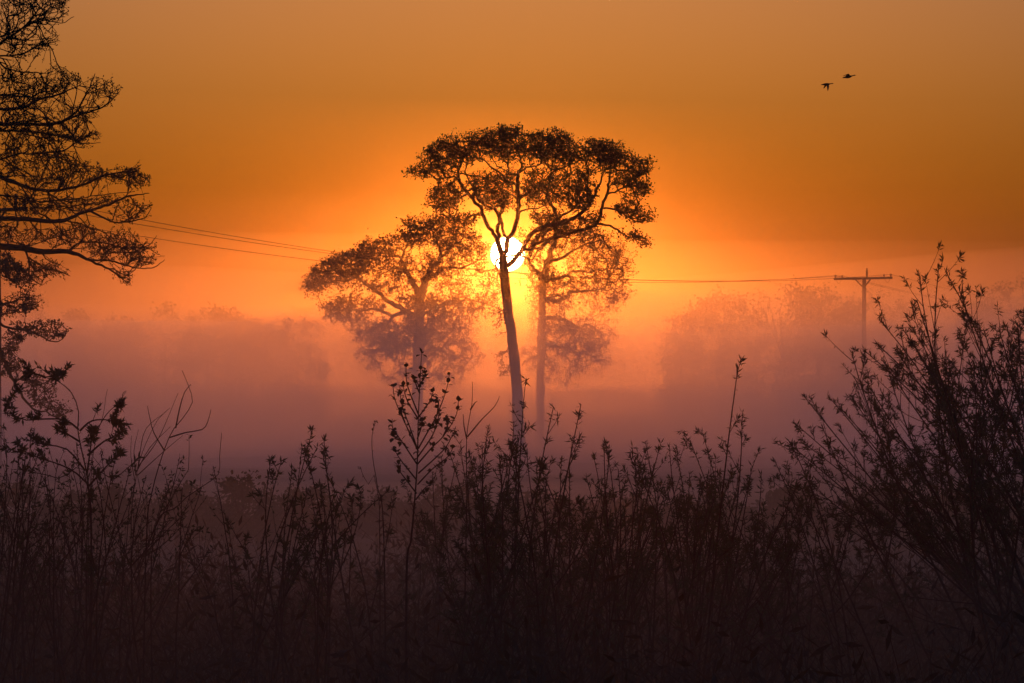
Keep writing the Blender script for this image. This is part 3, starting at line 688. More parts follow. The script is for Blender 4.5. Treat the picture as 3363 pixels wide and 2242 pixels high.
# ------------------------------------------------------------------ overhanging tree at the edge (trunk stands just outside the picture)
def px_branch(*pts): return list(pts)
hang_Y = 35.0
TX = -620
hang_trunk = [(TX - 20, 1920, 150), (TX - 10, 1500, 125), (TX, 1000, 112), (TX + 10, 500, 90), (TX + 20, 0, 66), (TX + 10, -500, 40), (TX + 20, -900, 14)]
def hb(sy, pts, d1, sx=TX + 5):
    x0, y0, w0 = pts[0]
    return ([(sx, sy, w0 * 2.2), ((sx + x0) / 2, (sy + y0) / 2 - 25, w0 * 1.5)] + pts, 0, d1)
hang_limbs = [
    hb(420, [(-60, 200, 9), (0, 143, 8), (67, 98, 6), (116, 45, 4), (147, 13, 3)], -0.8),
    hb(380, [(-80, 190, 7), (0, 183, 6), (71, 178, 5), (120, 152, 4), (187, 134, 2.5)], 0.6),
    hb(300, [(-60, 130, 7), (0, 120, 6), (67, 96, 5), (134, 68, 4), (200, 74, 3), (243, 54, 2)], 1.0),
    hb(620, [(-80, 340, 12), (0, 357, 11), (80, 352, 10), (116, 330, 8), (196, 308, 6), (259, 281, 3)], -0.9),
    hb(580, [(-80, 300, 7), (0, 312, 6), (80, 317, 5), (140, 322, 3)], 1.2),
    hb(680, [(-80, 420, 14), (0, 407, 12), (156, 408, 11), (214, 393, 9), (250, 366, 7), (286, 303, 5), (312, 241, 2.5)], -0.3),
    ([(225, 388, 8), (277, 372, 6), (335, 352, 5), (370, 325, 4), (393, 300, 2.5)], -0.2, -0.8),
    hb(720, [(-80, 430, 9), (0, 428, 8), (89, 430, 7), (200, 446, 6), (268, 469, 4), (330, 468, 2)], 1.3),
    hb(760, [(-80, 530, 8), (0, 522, 7), (60, 505, 6), (134, 504, 6), (223, 487, 5), (268, 446, 3)], 0.5),
    hb(840, [(-80, 560, 14), (0, 580, 13), (31, 594, 12), (112, 620, 11), (178, 625, 10), (268, 607, 8), (357, 571, 6), (430, 560, 4), (464, 540, 2.5)], -0.5),
    hb(880, [(-60, 650, 7), (0, 640, 6), (120, 660, 5), (220, 655, 4), (330, 640, 3), (440, 628, 2)], 0.9),
    hb(930, [(-80, 705, 18), (0, 715, 16), (92, 720, 15), (194, 725, 14), (275, 697, 10), (357, 671, 8), (423, 643, 6), (460, 638, 4), (490, 634, 2.5)], -0.9),
    ([(285, 694, 7), (310, 698, 7), (367, 727, 5), (410, 728, 5), (449, 722, 4), (480, 710, 3), (497, 682, 2)], -0.5, -1.0),
    hb(1000, [(-80, 795, 24), (0, 807, 23), (76, 814, 21), (143, 827, 19), (224, 824, 16), (286, 850, 10), (357, 883, 6), (390, 905, 5), (423, 934, 2.5)], 0.2),
    ([(286, 850, 8), (320, 856, 6), (357, 855, 6), (410, 870, 5), (459, 881, 4), (510, 875, 3), (541, 852, 2)], 0.15, -0.5),
    ([(224, 824, 8), (255, 800, 6), (286, 794, 6), (350, 800, 5), (408, 814, 5), (460, 812, 4), (490, 804, 3), (515, 773, 2)], 0.15, 0.8),
    ([(82, 818, 8), (94, 850, 6), (96, 880, 6), (97, 906, 5), (120, 925, 4), (138, 937, 2)], 0.1, -0.3),
    ([(96, 845, 6), (125, 865, 5), (153, 881, 4), (190, 890, 4), (230, 906, 2)], 0.1, 0.5),
    ([(0, 585, 5), (60, 600, 5), (110, 680, 5), (150, 710, 6), (165, 722, 6)], -0.1, -0.5),
    ([(150, 627, 6), (200, 660, 5), (240, 690, 4), (300, 690, 3)], -0.3, 0.4),
]
hang_env = [
    ([(0, -40), (225, -40), (245, 50), (200, 100), (205, 134), (110, 190), (0, 185)], 330, 9, 16, 0.9, 0),
    ([(0, 225), (55, 200), (100, 240), (170, 210), (262, 238), (268, 285), (180, 318), (120, 350), (0, 350)], 300, 9, 16, 0.9, 0),
    ([(250, 366), (285, 290), (312, 238), (350, 255), (397, 290), (385, 320), (310, 385), (280, 390)], 75, 7, 12, 0.5, -0.5),
    ([(0, 350), (120, 345), (240, 330), (300, 370), (320, 410), (300, 440), (220, 480), (120, 500), (0, 500)], 380, 10, 18, 1.1, 0.2),
    ([(215, 440), (290, 430), (325, 420), (320, 445), (330, 475), (260, 480)], 40, 6, 12, 0.5, 0.8),
    ([(0, 480), (240, 490), (270, 530), (330, 530), (350, 570), (340, 610), (180, 620), (0, 590)], 420, 10, 18, 1.1, 0.2),
    ([(330, 545), (380, 560), (465, 535), (498, 605), (460, 625), (380, 600), (340, 600)], 110, 7, 13, 0.5, -0.3),
    ([(0, 600), (150, 630), (300, 640), (420, 630), (370, 670), (280, 690), (180, 715), (0, 705)], 230, 9, 18, 0.9, 0.2),
    ([(380, 650), (430, 640), (500, 675), (500, 700), (430, 730), (340, 725)], 70, 7, 13, 0.5, -0.8),
    ([(0, 725), (200, 740), (290, 730), (340, 760), (420, 745), (470, 795), (518, 770), (510, 800), (540, 850), (450, 885), (360, 860), (250, 815), (0, 800)], 430, 10, 17, 0.9, 0.3),
    ([(350, 880), (440, 880), (445, 915), (425, 940)], 28, 6, 11, 0.3, 0.2),
    ([(85, 845), (160, 860), (232, 870), (235, 912), (170, 900), (140, 940), (95, 925)], 90, 7, 12, 0.5, 0.1),
    ([(-900, -700), (-300, -760), (-20, -60), (-20, 780), (-300, 900), (-900, 700)], 500, 10, 40, 2.4, 0),
]
make_tree('overhanging_tree', 'dark leafy branches of a nearby tree overhanging the upper corner', 'tree', 'bank trees', hang_Y,
          hang_trunk, hang_limbs, hang_env, 8, dens=1.9, cl=0.45, jit=8.0, curl=0.06, wob=0.05, seg=0.05, tip_r=0.0024, leaf=0.020, leaf_w=0.5, lpt=4, spread=0.009, leaf_mat='alder_leaf',
          twig_up=0.0, k=2.2, pw=0.32, limb_wob=0.003, sides=7)

# a paler tree behind it, its lower boughs drooping into the picture
drop_Y = 46.0
def db(sy, pts, d1): return hb(sy, pts, d1, -395)
drop_limbs = [
    db(1130, [(-60, 1000, 10), (0, 998, 8), (51, 988, 6), (102, 952, 3)], 0.4),
    db(1180, [(-60, 1050, 12), (0, 1059, 10), (26, 1080, 8), (92, 1082, 6), (148, 1110, 5), (194, 1120, 3.5), (225, 1082, 2)], -0.5),
    db(1200, [(-60, 1090, 15), (0, 1151, 13), (31, 1223, 11), (66, 1289, 9), (107, 1340, 7), (168, 1360, 5), (235, 1396, 3)], 0.3),
    db(1050, [(-60, 900, 10), (0, 890, 8), (60, 880, 5), (95, 905, 3)], 0.6),
    ([(45, 1245, 7), (100, 1250, 5), (150, 1262, 3)], 0.1, -0.5),
    ([(26, 1082, 6), (60, 1105, 5), (75, 1120, 2)], -0.2, 0.5),
]
drop_env = [
    ([(0, 815), (30, 820), (60, 860), (105, 890), (110, 940), (60, 945), (0, 910)], 160, 9, 14, 0.7, 0.4),
    ([(0, 985), (50, 965), (105, 945), (140, 1005), (80, 1030), (0, 1040)], 90, 8, 13, 0.6, 0.2),
    ([(20, 1060), (100, 1050), (190, 1050), (230, 1075), (200, 1125), (150, 1120), (80, 1090)], 90, 8, 13, 0.6, -0.3),
    ([(0, 1080), (80, 1085), (80, 1130), (20, 1180), (0, 1180)], 55, 7, 13, 0.6, 0.3),
    ([(0, 1160), (60, 1170), (65, 1210), (30, 1240), (0, 1230)], 55, 7, 12, 0.5, 0.1),
    ([(60, 1215), (140, 1225), (190, 1250), (170, 1300), (200, 1320), (235, 1340), (240, 1385), (170, 1360), (100, 1310)], 110, 7, 12, 0.5, 0.1),
    ([(-700, 300), (-200, 250), (-20, 800), (-20, 1200), (-200, 1250), (-700, 1100)], 260, 10, 35, 1.8, 0),
]
make_tree('drooping_tree', 'paler tree behind, its thin lower boughs drooping at the photo edge', 'tree', 'bank trees', drop_Y,
          [(-420, 1783, 90), (-410, 1500, 78), (-400, 1150, 66), (-390, 800, 50), (-380, 400, 20)], drop_limbs, drop_env, 9, seg=0.07, tip_r=0.0034, leaf=0.032, leaf_w=0.6, lpt=5, spread=0.02, dens=1.6, cl=0.5, jit=6.0, curl=0.06, wob=0.05,
          leaf_mat='oak_leaf', k=0.8, pw=0.30, limb_wob=0.01, sides=7)

# ------------------------------------------------------------------ bank shrubs
def bez(p0, p1, p2, n):
    t = np.linspace(0, 1, n)[:, None]
    return (1 - t) ** 2 * p0 + 2 * t * (1 - t) * p1 + t * t * p2

def unit(v): return v / (np.linalg.norm(v) + 1e-9)

def dress(stem, rng, twig_n, twig_len, leaf_len, start, tuft, mbS, mbL, r0, leaf_step, lw=0.2, up=0.5, top_leaf=0.3):
    """side shoots along a stem; each shoot ends in a bottle-brush of narrow leaves, with sparse small leaves below it"""
    n = len(stem)
    LP, LD, LS = [], [], []
    A, B, RA, RB = [], [], [], []
    def at(pts, d, cum, s):
        i = max(1, min(int(np.searchsorted(cum, s)), len(pts) - 1))
        f = (s - cum[i - 1]) / (d[i - 1] + 1e-9)
        return pts[i - 1] * (1 - f) + pts[i] * f, unit(pts[i] - pts[i - 1])
    def leafy(pts, f0, brush):
        d = np.linalg.norm(np.diff(pts, axis=0), axis=1); cum = np.concatenate([[0], np.cumsum(d)]); T = cum[-1]
        s = f0 * T
        while s < T - brush * 0.5:                                   # sparse buds and small leaves
            p, t = at(pts, d, cum, s); LP.append(p); LD.append(t * rng.uniform(0.2, 0.9) + rng.standard_normal(3) * 0.6); LS.append(rng.uniform(0.25, 0.6))
            s += leaf_step * rng.uniform(0.6, 2.4)
        m = int(tuft * rng.uniform(0.7, 1.5))
        for _ in range(m):                                           # the leafy tip
            p, t = at(pts, d, cum, T - min(brush, T * 0.8) * rng.random() ** 1.3)
            LP.append(p); LD.append(t * rng.uniform(0.05, 0.9) + unit(rng.standard_normal(3)) * 0.75); LS.append(rng.uniform(0.6, 1.15))
    leafy(stem, 1 - top_leaf, leaf_len * rng.uniform(1.6, 3.4))
    for _ in range(twig_n):
        f = start + (0.97 - start) * rng.random() ** 0.85
        i = min(int(f * (n - 1)), n - 2); p = stem[i] + (stem[i + 1] - stem[i]) * rng.random(); t = unit(stem[i + 1] - stem[i])
        side = unit(np.cross(t, rng.standard_normal(3)))
        L = twig_len * (1.15 - 0.75 * f) * rng.uniform(0.25, 1.4)
        q2 = p + (t * 0.7 + side * rng.uniform(0.25, 0.75) + np.array([0, 0, up * rng.random()])) * L
        pts = bez(p, p * 0.5 + q2 * 0.5 + side * L * rng.uniform(-0.08, 0.14), q2, 6)
        rr = np.linspace(r0 * 0.5, r0 * 0.22, 6)
        A += list(pts[:-1]); B += list(pts[1:]); RA += list(rr[:-1]); RB += list(rr[1:])
        leafy(pts, 0.35, leaf_len * rng.uniform(0.8, 2.0))
    if A: mbS.segs(A, B, RA, RB)
    if LP:
        sz = leaf_len * np.array(LS)
        mbL.leaves(LP, LD, sz, sz * lw, rng)

def make_shrub(name, label, cat, group, Y, base_px, base_w, tips, seed, filler=0, fill_box=None, leaf=0.035, twigs=12, twig_len=0.22, r=0.0042, leaf_mat='willow_leaf',
               stem_mat='twig', lean=0.5, start=0.3, tuft=16, leaf_step=0.012, lw=0.18, depth=1.2, top_leaf=0.3, wig=0.014, bendy=0.07, forks=2, base_j=0.24):
    """tips: [(px,py[,bend])] ends of the stems seen in the photo; all rise from one stool on the ground"""
    rng = np.random.default_rng(seed)
    bx = (base_px - CX) / FPX * Y
    root = thing(name, (bx, Y, 0), label, cat, group)
    tips = [t if len(t) > 2 else (*t, 0.0) for t in tips]
    tips = [(*t, 1.0) for t in tips]
    if fill_box:
        x0, x1, y0, y1 = fill_box
        for _ in range(filler): tips.append((rng.uniform(x0, x1), y0 + (y1 - y0) * rng.random(), rng.normal(0, 0.05), 0.8))
    txs = np.array([t[0] for t in tips]); mid = txs.mean()
    for px, py, bend, sc in tips:
        y = Y + rng.uniform(-depth, depth)
        tip = P(px, py, y)
        b = np.array([bx + np.clip((px - mid) / FPX * Y * lean, -base_w, base_w) + rng.normal(0, base_j), y * 0.35 + Y * 0.65, 0.0 - 0.06])
        h = tip[2] - b[2]
        c = b * 0.45 + tip * 0.55 + np.array([(bend + rng.normal(0, bendy)) * h, 0, 0.06 * h])
        st = bez(b, c, tip, 16)
        st[1:-1] += np.cumsum(rng.standard_normal((14, 3)) * wig * 0.4, axis=0) * np.linspace(0.2, 1, 14)[:, None] * np.linspace(1, 0, 14)[:, None]
        rad = np.linspace(r * 1.6, r * 0.4, 16) * math.sqrt(max(0.5, h / 1.4))
        mbS, mbL = MB(), MB()
        mbS.tube(st, rad, 5)
        dress(st, rng, int(twigs * sc * rng.uniform(0.4, 1.1)), twig_len, leaf, start, tuft, mbS, mbL, r, leaf_step, lw, top_leaf=top_leaf)
        for _ in range(rng.integers(max(0, forks - 1), forks + 2)):
            f = rng.uniform(0.35, 0.8); i = int(f * 14); p = st[i]; t = unit(st[i + 1] - st[i])
            side = unit(np.cross(t, rng.standard_normal(3)))
            L = h * (1.05 - f) * rng.uniform(0.35, 0.85)
            e = p + (t * 0.8 + side * rng.uniform(0.3, 0.7)) * L
            br = bez(p, p * 0.5 + e * 0.5 + side * L * rng.uniform(-0.05, 0.15), e + np.array([0, 0, rng.uniform(-0.12, 0.22) * L]), 9)
            mbS.tube(br, np.linspace(r * 0.8, r * 0.35, 9), 4)
            dress(br, rng, int(twigs * sc * 0.4), twig_len * 0.6, leaf, 0.25, tuft, mbS, mbL, r * 0.8, leaf_step * rng.uniform(0.8, 1.6), lw, top_leaf=0.5)
        s = mbS.build('stem', M[stem_mat], root)
        if mbL.n: mbL.build('foliage', M[leaf_mat], s, kind='stuff')
    return root

WG = 'willow shrubs on the bank'
# the big willow
big_tips = [(3082, 884), (3022, 916, -.02), (3105, 890), (3148, 942), (3011, 985), (2887, 1048), (2965, 1080), (3005, 1137), (2876, 1125), (2798, 1160), (2836, 1148), (2896, 1180), (2638, 1298),
            (2718, 1298), (2603, 1384, .03), (2592, 1458), (2793, 1295), (3217, 1080), (3232, 1085), (3280, 1077), (3341, 1065), (3309, 1120), (3105, 1189), (2948, 1160), (3361, 1022), (2638, 1453),
            (2700, 1400), (2760, 1340), (2850, 1260), (2920, 1230), (3060, 1220), (3180, 1190), (3390, 1110), (3440, 1060), (3500, 1120), (3250, 1200), (2660, 1520)]
make_shrub('willow_shrub', 'largest willow shrub, leafy stems slanting up far above the other shrubs', 'shrub', WG, 18.0, 3560, 0.42, big_tips, 41, 2, (2640, 3480, 1230, 1640), leaf=0.036, twigs=20, twig_len=0.34, r=0.0046, lean=-0.15, bendy=0.09, forks=3, start=0.30, tuft=18, depth=1.4, lw=0.19)
make_shrub('willow_shrub', 'willow shrub with one very tall bare wand beside the largest willow', 'shrub', WG, 17.0, 2470, 0.3,
           [(2423, 1212, .05), (2438, 1355), (2405, 1546), (2431, 1549), (2540, 1503), (2594, 1449), (2385, 1597), (2500, 1560), (2470, 1530), (2350, 1620), (2570, 1560), (2620, 1590)], 42, 12, (2330, 2720, 1540, 1850), twigs=14, twig_len=0.20, lean=0.7, top_leaf=0.45)
make_shrub('willow_shrub', 'willow shrub with a shoot arching over to one side', 'shrub', WG, 17.6, 2260, 0.3,
           [(2119, 1449, -.02), (2170, 1457), (2198, 1460), (2216, 1475, .10), (2334, 1536), (2265, 1554), (2300, 1590), (2150, 1520), (2235, 1560)], 43, 8, (2120, 2400, 1550, 1850), twigs=12, twig_len=0.20, lean=0.7)
make_shrub('willow_shrub', 'bushy willow shrub of short close shoots next to the arching one', 'shrub', WG, 16.6, 2060, 0.3,
           [(1984, 1455), (2002, 1483), (2066, 1495), (2086, 1498, -.03), (2053, 1580), (2135, 1549), (2030, 1540), (2100, 1570)], 44, 8, (1950, 2200, 1560, 1850), twigs=12, twig_len=0.20, lean=0.7)
make_shrub('willow_shrub', 'willow shrub with two tall wands tipped by tufts, right below the oak', 'shrub', WG, 17.2, 1880, 0.3,
           [(1818, 1335), (1908, 1327), (1905, 1452), (1987, 1457), (1793, 1503), (1844, 1508, -.05), (1950, 1500), (1870, 1540)], 45, 7, (1780, 2010, 1550, 1850), twigs=11, twig_len=0.20, lean=0.7)
make_shrub('willow_shrub', 'dense willow shrub right below the alder trunk', 'shrub', WG, 16.2, 1720, 0.3,
           [(1719, 1322), (1604, 1401, -.03), (1688, 1386), (1693, 1462), (1668, 1447), (1584, 1467, -.04), (1640, 1500), (1760, 1540), (1730, 1480), (1560, 1540)], 46, 11, (1540, 1820, 1530, 1850), twigs=13, twig_len=0.22, lean=0.7)
make_shrub('willow_shrub', 'low hazy willow shrub between the sapling and the bare forked twig', 'shrub', WG, 21.0, 1480, 0.3,
           [(1450, 1500), (1500, 1520), (1530, 1490), (1420, 1560), (1560, 1560), (1470, 1470), (1510, 1450)], 47, 8, (1380, 1620, 1540, 1850), twigs=10, twig_len=0.18, lean=0.7, leaf=0.034)

# traced plants -------------------------------------------------------------
def traced(name, label, cat, group, Y, lines, seed, r=0.004, mat_s='twig', leaf=None, leaf_n=0, leaf_mat='willow_leaf', lw=0.22, tuft=8, twigs=0, leaf_step=0.01, leafy_last=0.3, twig_len=0.12):
    rng = np.random.default_rng(seed)
    b = lines[0][0]
    root = thing(name, ((b[0] - CX) / FPX * Y, Y, 0), label, cat, group)
    for i, ln in enumerate(lines):
        dep = rng.uniform(-0.25, 0.25) if i else 0
        pts = []
        for k, p in enumerate(ln):
            y = Y + dep * k / max(1, len(ln) - 1)
            pts.append(P(p[0], p[1], y))
        if i == 0 or ln[0][1] > 1600:
            g = pts[0].copy(); g[2] = -0.06; g[0] += rng.normal(0, 0.02); pts = [g] + pts
        st = resample(pts, 0.05)
        L = np.linalg.norm(np.diff(st, axis=0), axis=1).sum()
        rad = np.linspace(r if i else r * 1.6, r * 0.35, len(st))
        mbS, mbL = MB(), MB()
        mbS.tube(st, rad, 6)
        if leaf: dress(st, rng, twigs, twig_len, leaf, 0.4, tuft, mbS, mbL, r * 0.7, leaf_step, lw, top_leaf=leafy_last)
        s = mbS.build('stem' if i == 0 else 'branch', M[mat_s], root, True)
        if mbL.n: mbL.build('foliage', M[leaf_mat], s, kind='stuff')
    return root

# the sapling: every leaf is a piece of its own
def sapling():
    Y = 16.0; rng = np.random.default_rng(61)
    stem = [(1335, 1900), (1351, 1763), (1369, 1544), (1374, 1365), (1382, 1202), (1386, 1148)]
    br = [[(1374, 1472), (1410, 1408), (1436, 1360), (1466, 1279), (1477, 1222)], [(1372, 1523), (1420, 1468), (1456, 1432), (1497, 1365), (1507, 1304)], [(1374, 1554), (1456, 1478), (1485, 1430), (1497, 1400)],
          [(1374, 1370), (1410, 1319), (1425, 1279)], [(1373, 1375), (1339, 1319), (1328, 1285), (1323, 1258)], [(1374, 1360), (1344, 1284), (1334, 1243), (1334, 1189)],
          [(1372, 1478), (1329, 1386), (1298, 1314), (1290, 1263)], [(1369, 1523), (1318, 1447), (1290, 1406), (1288, 1376)], [(1367, 1574), (1318, 1513), (1293, 1472)], [(1373, 1480), (1345, 1400), (1320, 1330), (1313, 1268)],
          [(1372, 1500), (1420, 1430), (1440, 1370), (1445, 1330)], [(1372, 1590), (1420, 1540), (1470, 1500), (1490, 1465)],
          [(1436, 1360), (1440, 1325), (1432, 1300)], [(1456, 1432), (1470, 1395), (1468, 1360)], [(1329, 1386), (1318, 1350), (1322, 1325)], [(1318, 1447), (1300, 1440), (1286, 1425)],
          [(1378, 1290), (1366, 1262), (1362, 1238)], [(1380, 1260), (1394, 1240), (1398, 1218)], [(1371, 1440), (1384, 1400), (1388, 1368)], [(1410, 1408), (1428, 1400), (1444, 1378)], [(1368, 1620), (1330, 1570), (1312, 1545), (1308, 1520)], [(1366, 1640), (1398, 1600), (1420, 1590)]]
    b = P(*stem[0], Y); root = thing('leafy_sapling', (b[0], Y, 0), 'slender upright sapling with small separate leaves, tallest plant in the middle', 'sapling')
    me = None
    for i, ln in enumerate([stem] + br):
        dep = rng.uniform(-0.3, 0.3) if i else 0
        pts = [P(x, y, Y + dep * k / (len(ln) - 1)) for k, (x, y) in enumerate(ln)]
        if i == 0:
            g = pts[0].copy(); g[2] = -0.06; pts = [g] + pts
        st = resample(pts, 0.03)
        mb = MB(); mb.tube(st, np.linspace(0.0085 if i == 0 else 0.0036, 0.0014, len(st)), 7)
        s = mb.build('stem' if i == 0 else 'branch', M['twig'], root, True)
        n = len(st); count = 20 if i == 0 else 17
        for k in range(count):
            f = 1 - ([0, 0.12, 0.27, 0.45, 0.68][k * 5 // count] + rng.normal(0, 0.012)) * (0.35 if i == 0 else 1.0)
            j = max(0, min(n - 2, int(f * (n - 1)))); t = unit(st[j + 1] - st[j])
            cl = rng.standard_normal(3); d = unit(t * 0.5 + cl * 0.7)
            pos = st[j] + d * rng.uniform(0.002, 0.010)
            if me is None:
                lm = MB(); q = np.random.default_rng(3)
                lm.raw([(0, 0, 0), (.3, .38, .08), (.62, .34, .06), (1, 0, -.06), (.62, -.34, .06), (.3, -.38, .08), (.5, 0, -.03)], None, [[0, 6, 1], [1, 6, 2], [2, 6, 3], [3, 6, 4], [4, 6, 5], [5, 6, 0]])
                o = lm.build('leaf', M['poplar_leaf']); me = o.data; bpy.data.objects.remove(o)
            o = bpy.data.objects.new('leaf', me); COL.objects.link(o); o.parent = s
            o.location = pos - world_loc(s); o.rotation_mode = 'QUATERNION'; o.rotation_quaternion = Vector(d).to_track_quat('X', 'Z')
            o.scale = (rng.uniform(0.018, 0.029),) * 3
sapling()

traced('bare_forked_twig', 'thin bare twig forking into two prongs beside the leafy sapling', 'twig', None, 17.5,
       [[(1530, 1800), (1533, 1610), (1533, 1432), (1550, 1324), (1551, 1253)], [(1535, 1434), (1584, 1375), (1624, 1335), (1641, 1301)], [(1533, 1440), (1524, 1400), (1521, 1360)], [(1545, 1345), (1560, 1322), (1567, 1318)]], 62, r=0.0036)
traced('slim_shoot', 'slim curved shoot with a few leaves at the tip, left of the sapling', 'shoot', None, 17.0,
       [[(1260, 1750), (1240, 1600), (1224, 1500), (1222, 1430), (1234, 1381)], [(1245, 1640), (1210, 1590), (1192, 1560), (1184, 1532)]], 63, r=0.0036, leaf=0.022, lw=0.5, tuft=7, leaf_step=0.022, leafy_last=0.8, leaf_mat='poplar_leaf')
traced('buddleia_shrub', 'arching shrub with clustered leaves at stem ends, below the drooping boughs', 'shrub', None, 16.5,
       [[(300, 1800), (290, 1591), (266, 1469), (255, 1405), (258, 1352), (234, 1288), (175, 1240), (122, 1200)],
        [(258, 1410), (213, 1378), (133, 1376), (85, 1379), (50, 1365), (16, 1352)], [(262, 1415), (290, 1388), (319, 1378), (367, 1380), (420, 1394)], [(367, 1380), (378, 1352), (399, 1331)],
        [(287, 1495), (340, 1450), (380, 1430), (409, 1408)], [(280, 1545), (220, 1475), (150, 1460), (80, 1442)], [(150, 1240), (110, 1225), (85, 1228)], [(190, 1250), (200, 1235), (196, 1228)],
        [(290, 1590), (230, 1540), (120, 1500), (10, 1470)], [(285, 1560), (300, 1450), (305, 1400)], [(288, 1600), (360, 1520), (395, 1490)], [(292, 1620), (190, 1570), (60, 1540)], [(16, 1352), (20, 1330), (40, 1300)],
        [(292, 1640), (380, 1570), (460, 1500)], [(262, 1450), (215, 1420), (200, 1400)]], 64, r=0.0050, leaf=0.034, lw=0.3, tuft=26, twigs=4, leaf_step=0.010, leafy_last=0.35, twig_len=0.10)
traced('bare_shoot', 'tall kinked bare stem forking above the thicket, below the empty mist', 'shoot', 'bare shoots in the thicket', 16.0,
       [[(480, 1800), (500, 1612), (555, 1437), (600, 1373), (632, 1320), (619, 1267), (598, 1216)], [(555, 1437), (610, 1420), (664, 1410), (682, 1385), (693, 1344)], [(577, 1405), (590, 1340), (606, 1288), (627, 1262)], [(540, 1480), (505, 1420), (494, 1380), (484, 1333)]], 65, r=0.0034)
traced('bare_shoot', 'bare stem bent sharply upright at its end, beside the low hedge', 'shoot', 'bare shoots in the thicket', 16.4,
       [[(500, 1800), (585, 1660), (660, 1600), (717, 1557), (721, 1500), (728, 1421)]], 66, r=0.0034)
traced('bare_shoot', 'pair of fine bare twigs rising behind the arching shrub', 'shoot', 'bare shoots in the thicket', 20.0,
       [[(290, 1800), (305, 1500), (340, 1357), (346, 1310), (353, 1278)], [(325, 1400), (350, 1360), (390, 1320), (415, 1283)], [(405, 1310), (402, 1295), (412, 1283)]], 67, r=0.0030)
traced('bare_shoot', 'fan of fine bare twigs between the arching shrub and kinked stem', 'shoot', 'bare shoots in the thicket', 19.0,
       [[(430, 1800), (450, 1550), (500, 1410), (530, 1365), (558, 1339)], [(452, 1540), (470, 1430), (495, 1390), (545, 1352)], [(446, 1560), (440, 1480), (455, 1410)], [(448, 1550), (492, 1470), (560, 1400)], [(455, 1530), (520, 1440), (585, 1290)], [(445, 1590), (430, 1500), (432, 1430)], [(452, 1560), (540, 1480), (600, 1430)]], 68, r=0.0028)
make_shrub('leafy_shrub', 'leafy shrub of nodding shoots standing clear between thicket and sapling', 'shrub', None, 17.0, 940, 0.25,
           [(1026, 1412, -.06), (1063, 1426, -.06), (1042, 1469), (925, 1511), (1060, 1490), (890, 1505), (1075, 1560, -.05), (1143, 1586, -.08), (1000, 1480), (960, 1540), (1100, 1610, -.05)], 69, 6, (880, 1120, 1560, 1680), twigs=5, twig_len=0.14, leaf=0.036, lean=0.5, lw=0.25, top_leaf=0.38, leaf_step=0.010)
make_shrub('bramble_thicket', 'tangled dark thicket of crossing stems filling the lower left corner', 'thicket', None, 17.0, 250, 0.75,
           [(20, 1450), (60, 1500), (130, 1480), (190, 1510), (250, 1450), (330, 1480), (380, 1500), (430, 1530), (480, 1560), (100, 1420), (300, 1530), (0, 1560), (560, 1580), (590, 1500), (620, 1540), (665, 1590), (700, 1530)], 70, 20, (-60, 640, 1480, 1820),
           leaf=0.026, twigs=14, twig_len=0.30, lean=0.8, tuft=5, leaf_step=0.028, lw=0.35, wig=0.03, r=0.0038)
# hedge of low bushes farther out, seen through the haze
def low_bush(label, px, py_top, w_px, Y, seed, n=420):
    gy = HY + EYE / Y * FPX; r = random.Random(seed)
    o = [(px + w_px * (t - 0.5), py_top + (0.5 * abs(2 * t - 1) ** 2.2 + r.uniform(0, 0.10)) * (gy - py_top)) for t in np.linspace(0, 1, 9)]
    poly = o + [(px + w_px * 0.46, gy - 8), (px - w_px * 0.46, gy - 8)]
    tw = 0.05 * FPX / Y
    limbs = [([(px + r.uniform(-10, 10), gy - 10, tw), (px + k * w_px * 0.25, (gy + py_top) / 2, tw * 0.6), (px + k * w_px * 0.4, py_top + 0.3 * (gy - py_top), tw * 0.2)], 0, r.uniform(-.6, .6)) for k in (-1, -0.4, 0.3, 0.9)]
    make_tree('hedge_bush', label, 'bush', 'low hedge bushes in the haze', Y, [(px, gy, tw * 1.6), (px, gy - 0.2 * (gy - py_top), tw * 1.2), (px, gy - 0.4 * (gy - py_top), tw)], limbs, [(poly, n, 10, 14, 0.4 * w_px / FPX * Y, 0)], seed,
              seg=0.12, tip_r=0.004, leaf=0.06, leaf_w=0.6, lpt=8, spread=0.05, leaf_mat='willow_leaf', limb_wob=0.02, sides=5)
low_bush('rounded hazy bush just beyond the upright-ended bare stem', 800, 1535, 260, 44, 81, 460)
low_bush('low hazy bush behind the nodding shoots', 1020, 1590, 330, 46, 82, 460)
low_bush('hazy bush half hidden behind the arching shrub', 330, 1585, 330, 46, 83, 420)
low_bush('hazy bush at the photo edge behind the thicket', 60, 1580, 340, 45, 84, 420)
low_bush('low hazy bush behind the slim curved shoot', 1240, 1610, 300, 48, 85, 420)
low_bush('hazy bush right behind the stooping kinked stem foot', 590, 1590, 280, 47, 86, 420)
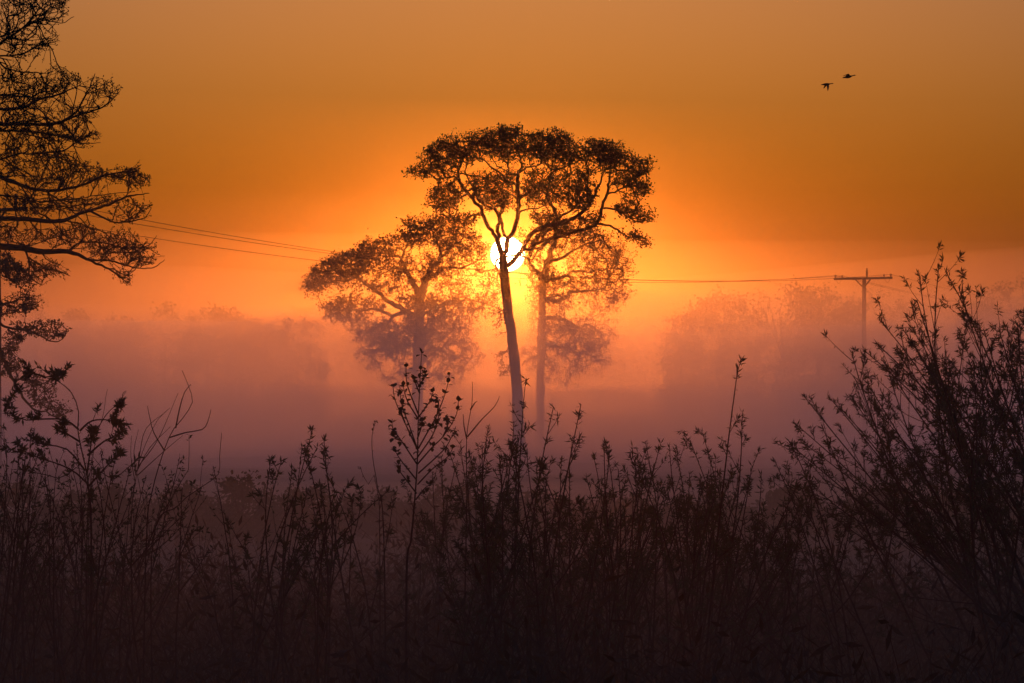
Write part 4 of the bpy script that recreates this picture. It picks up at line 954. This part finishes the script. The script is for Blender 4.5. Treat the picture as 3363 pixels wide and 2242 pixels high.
low_bush('hazy bush behind the sapling and low willow', 1480, 1590, 320, 47, 87, 420)
low_bush('hazy bush seen through the stems under the alder', 1760, 1610, 330, 48, 88, 420)
low_bush('hazy bush behind the short close willow shoots', 2040, 1620, 330, 47, 89, 420)
low_bush('hazy bush behind the arching willow shoot', 2320, 1620, 330, 48, 90, 420)
low_bush('hazy bush behind the foot of the bare willow wand', 2600, 1600, 330, 47, 91, 420)
low_bush('hazy bush seen under the slanting willow stems', 2900, 1590, 340, 46, 92, 420)
low_bush('hazy bush at the edge behind the largest willow', 3220, 1580, 380, 46, 93, 460)

# ------------------------------------------------------------------ undergrowth: dead stems and rank grass all along the bank
def undergrowth():
    rng = np.random.default_rng(99); mb = MB(); ml = MB()
    n = 8000
    y = 8.5 + 22 * rng.random(n) ** 0.8
    x = (rng.random(n) - 0.5) * (0.36 * y + 1.5)
    lumps = 0.16 * np.sin(x * 1.3 + y * 0.5) + 0.12 * np.sin(x * 2.9 - y * 0.8 + 1)
    h = np.clip((0.52 + lumps) * rng.uniform(0.5, 1.5, n), 0.15, 1.1)
    b = np.stack([x, y, np.full(n, -0.1)], -1)
    lean = rng.standard_normal((n, 3)) * 0.34; lean[:, 2] = 0
    prev = b
    for k in range(1, 5):
        t = k / 4
        p = b + np.stack([np.zeros(n), np.zeros(n), h * t + 0.1], -1) + lean * h[:, None] * t ** 1.7 * 1.6
        mb.segs(prev, p, np.full(n, 0.0038 * (1.15 - (k - 1) / 4)), np.full(n, 0.0038 * (1.15 - k / 4)))
        prev = p
    for f in np.linspace(0.25, 1.0, 9):
        p = b + np.stack([np.zeros(n), np.zeros(n), h * f], -1) + lean * h[:, None] * f ** 1.7 * 1.6
        d = rng.standard_normal((n, 3)) * 0.8 + np.array([0, 0, 0.5])
        mb.leaves(p, d, 0.085 * rng.uniform(0.5, 1.4, n), 0.022, rng)
    o = mb.build('undergrowth', M['dead'])
    tag(o, 'dark tangle of rank grass and dead stems along the bank', 'undergrowth', kind='stuff')
undergrowth()
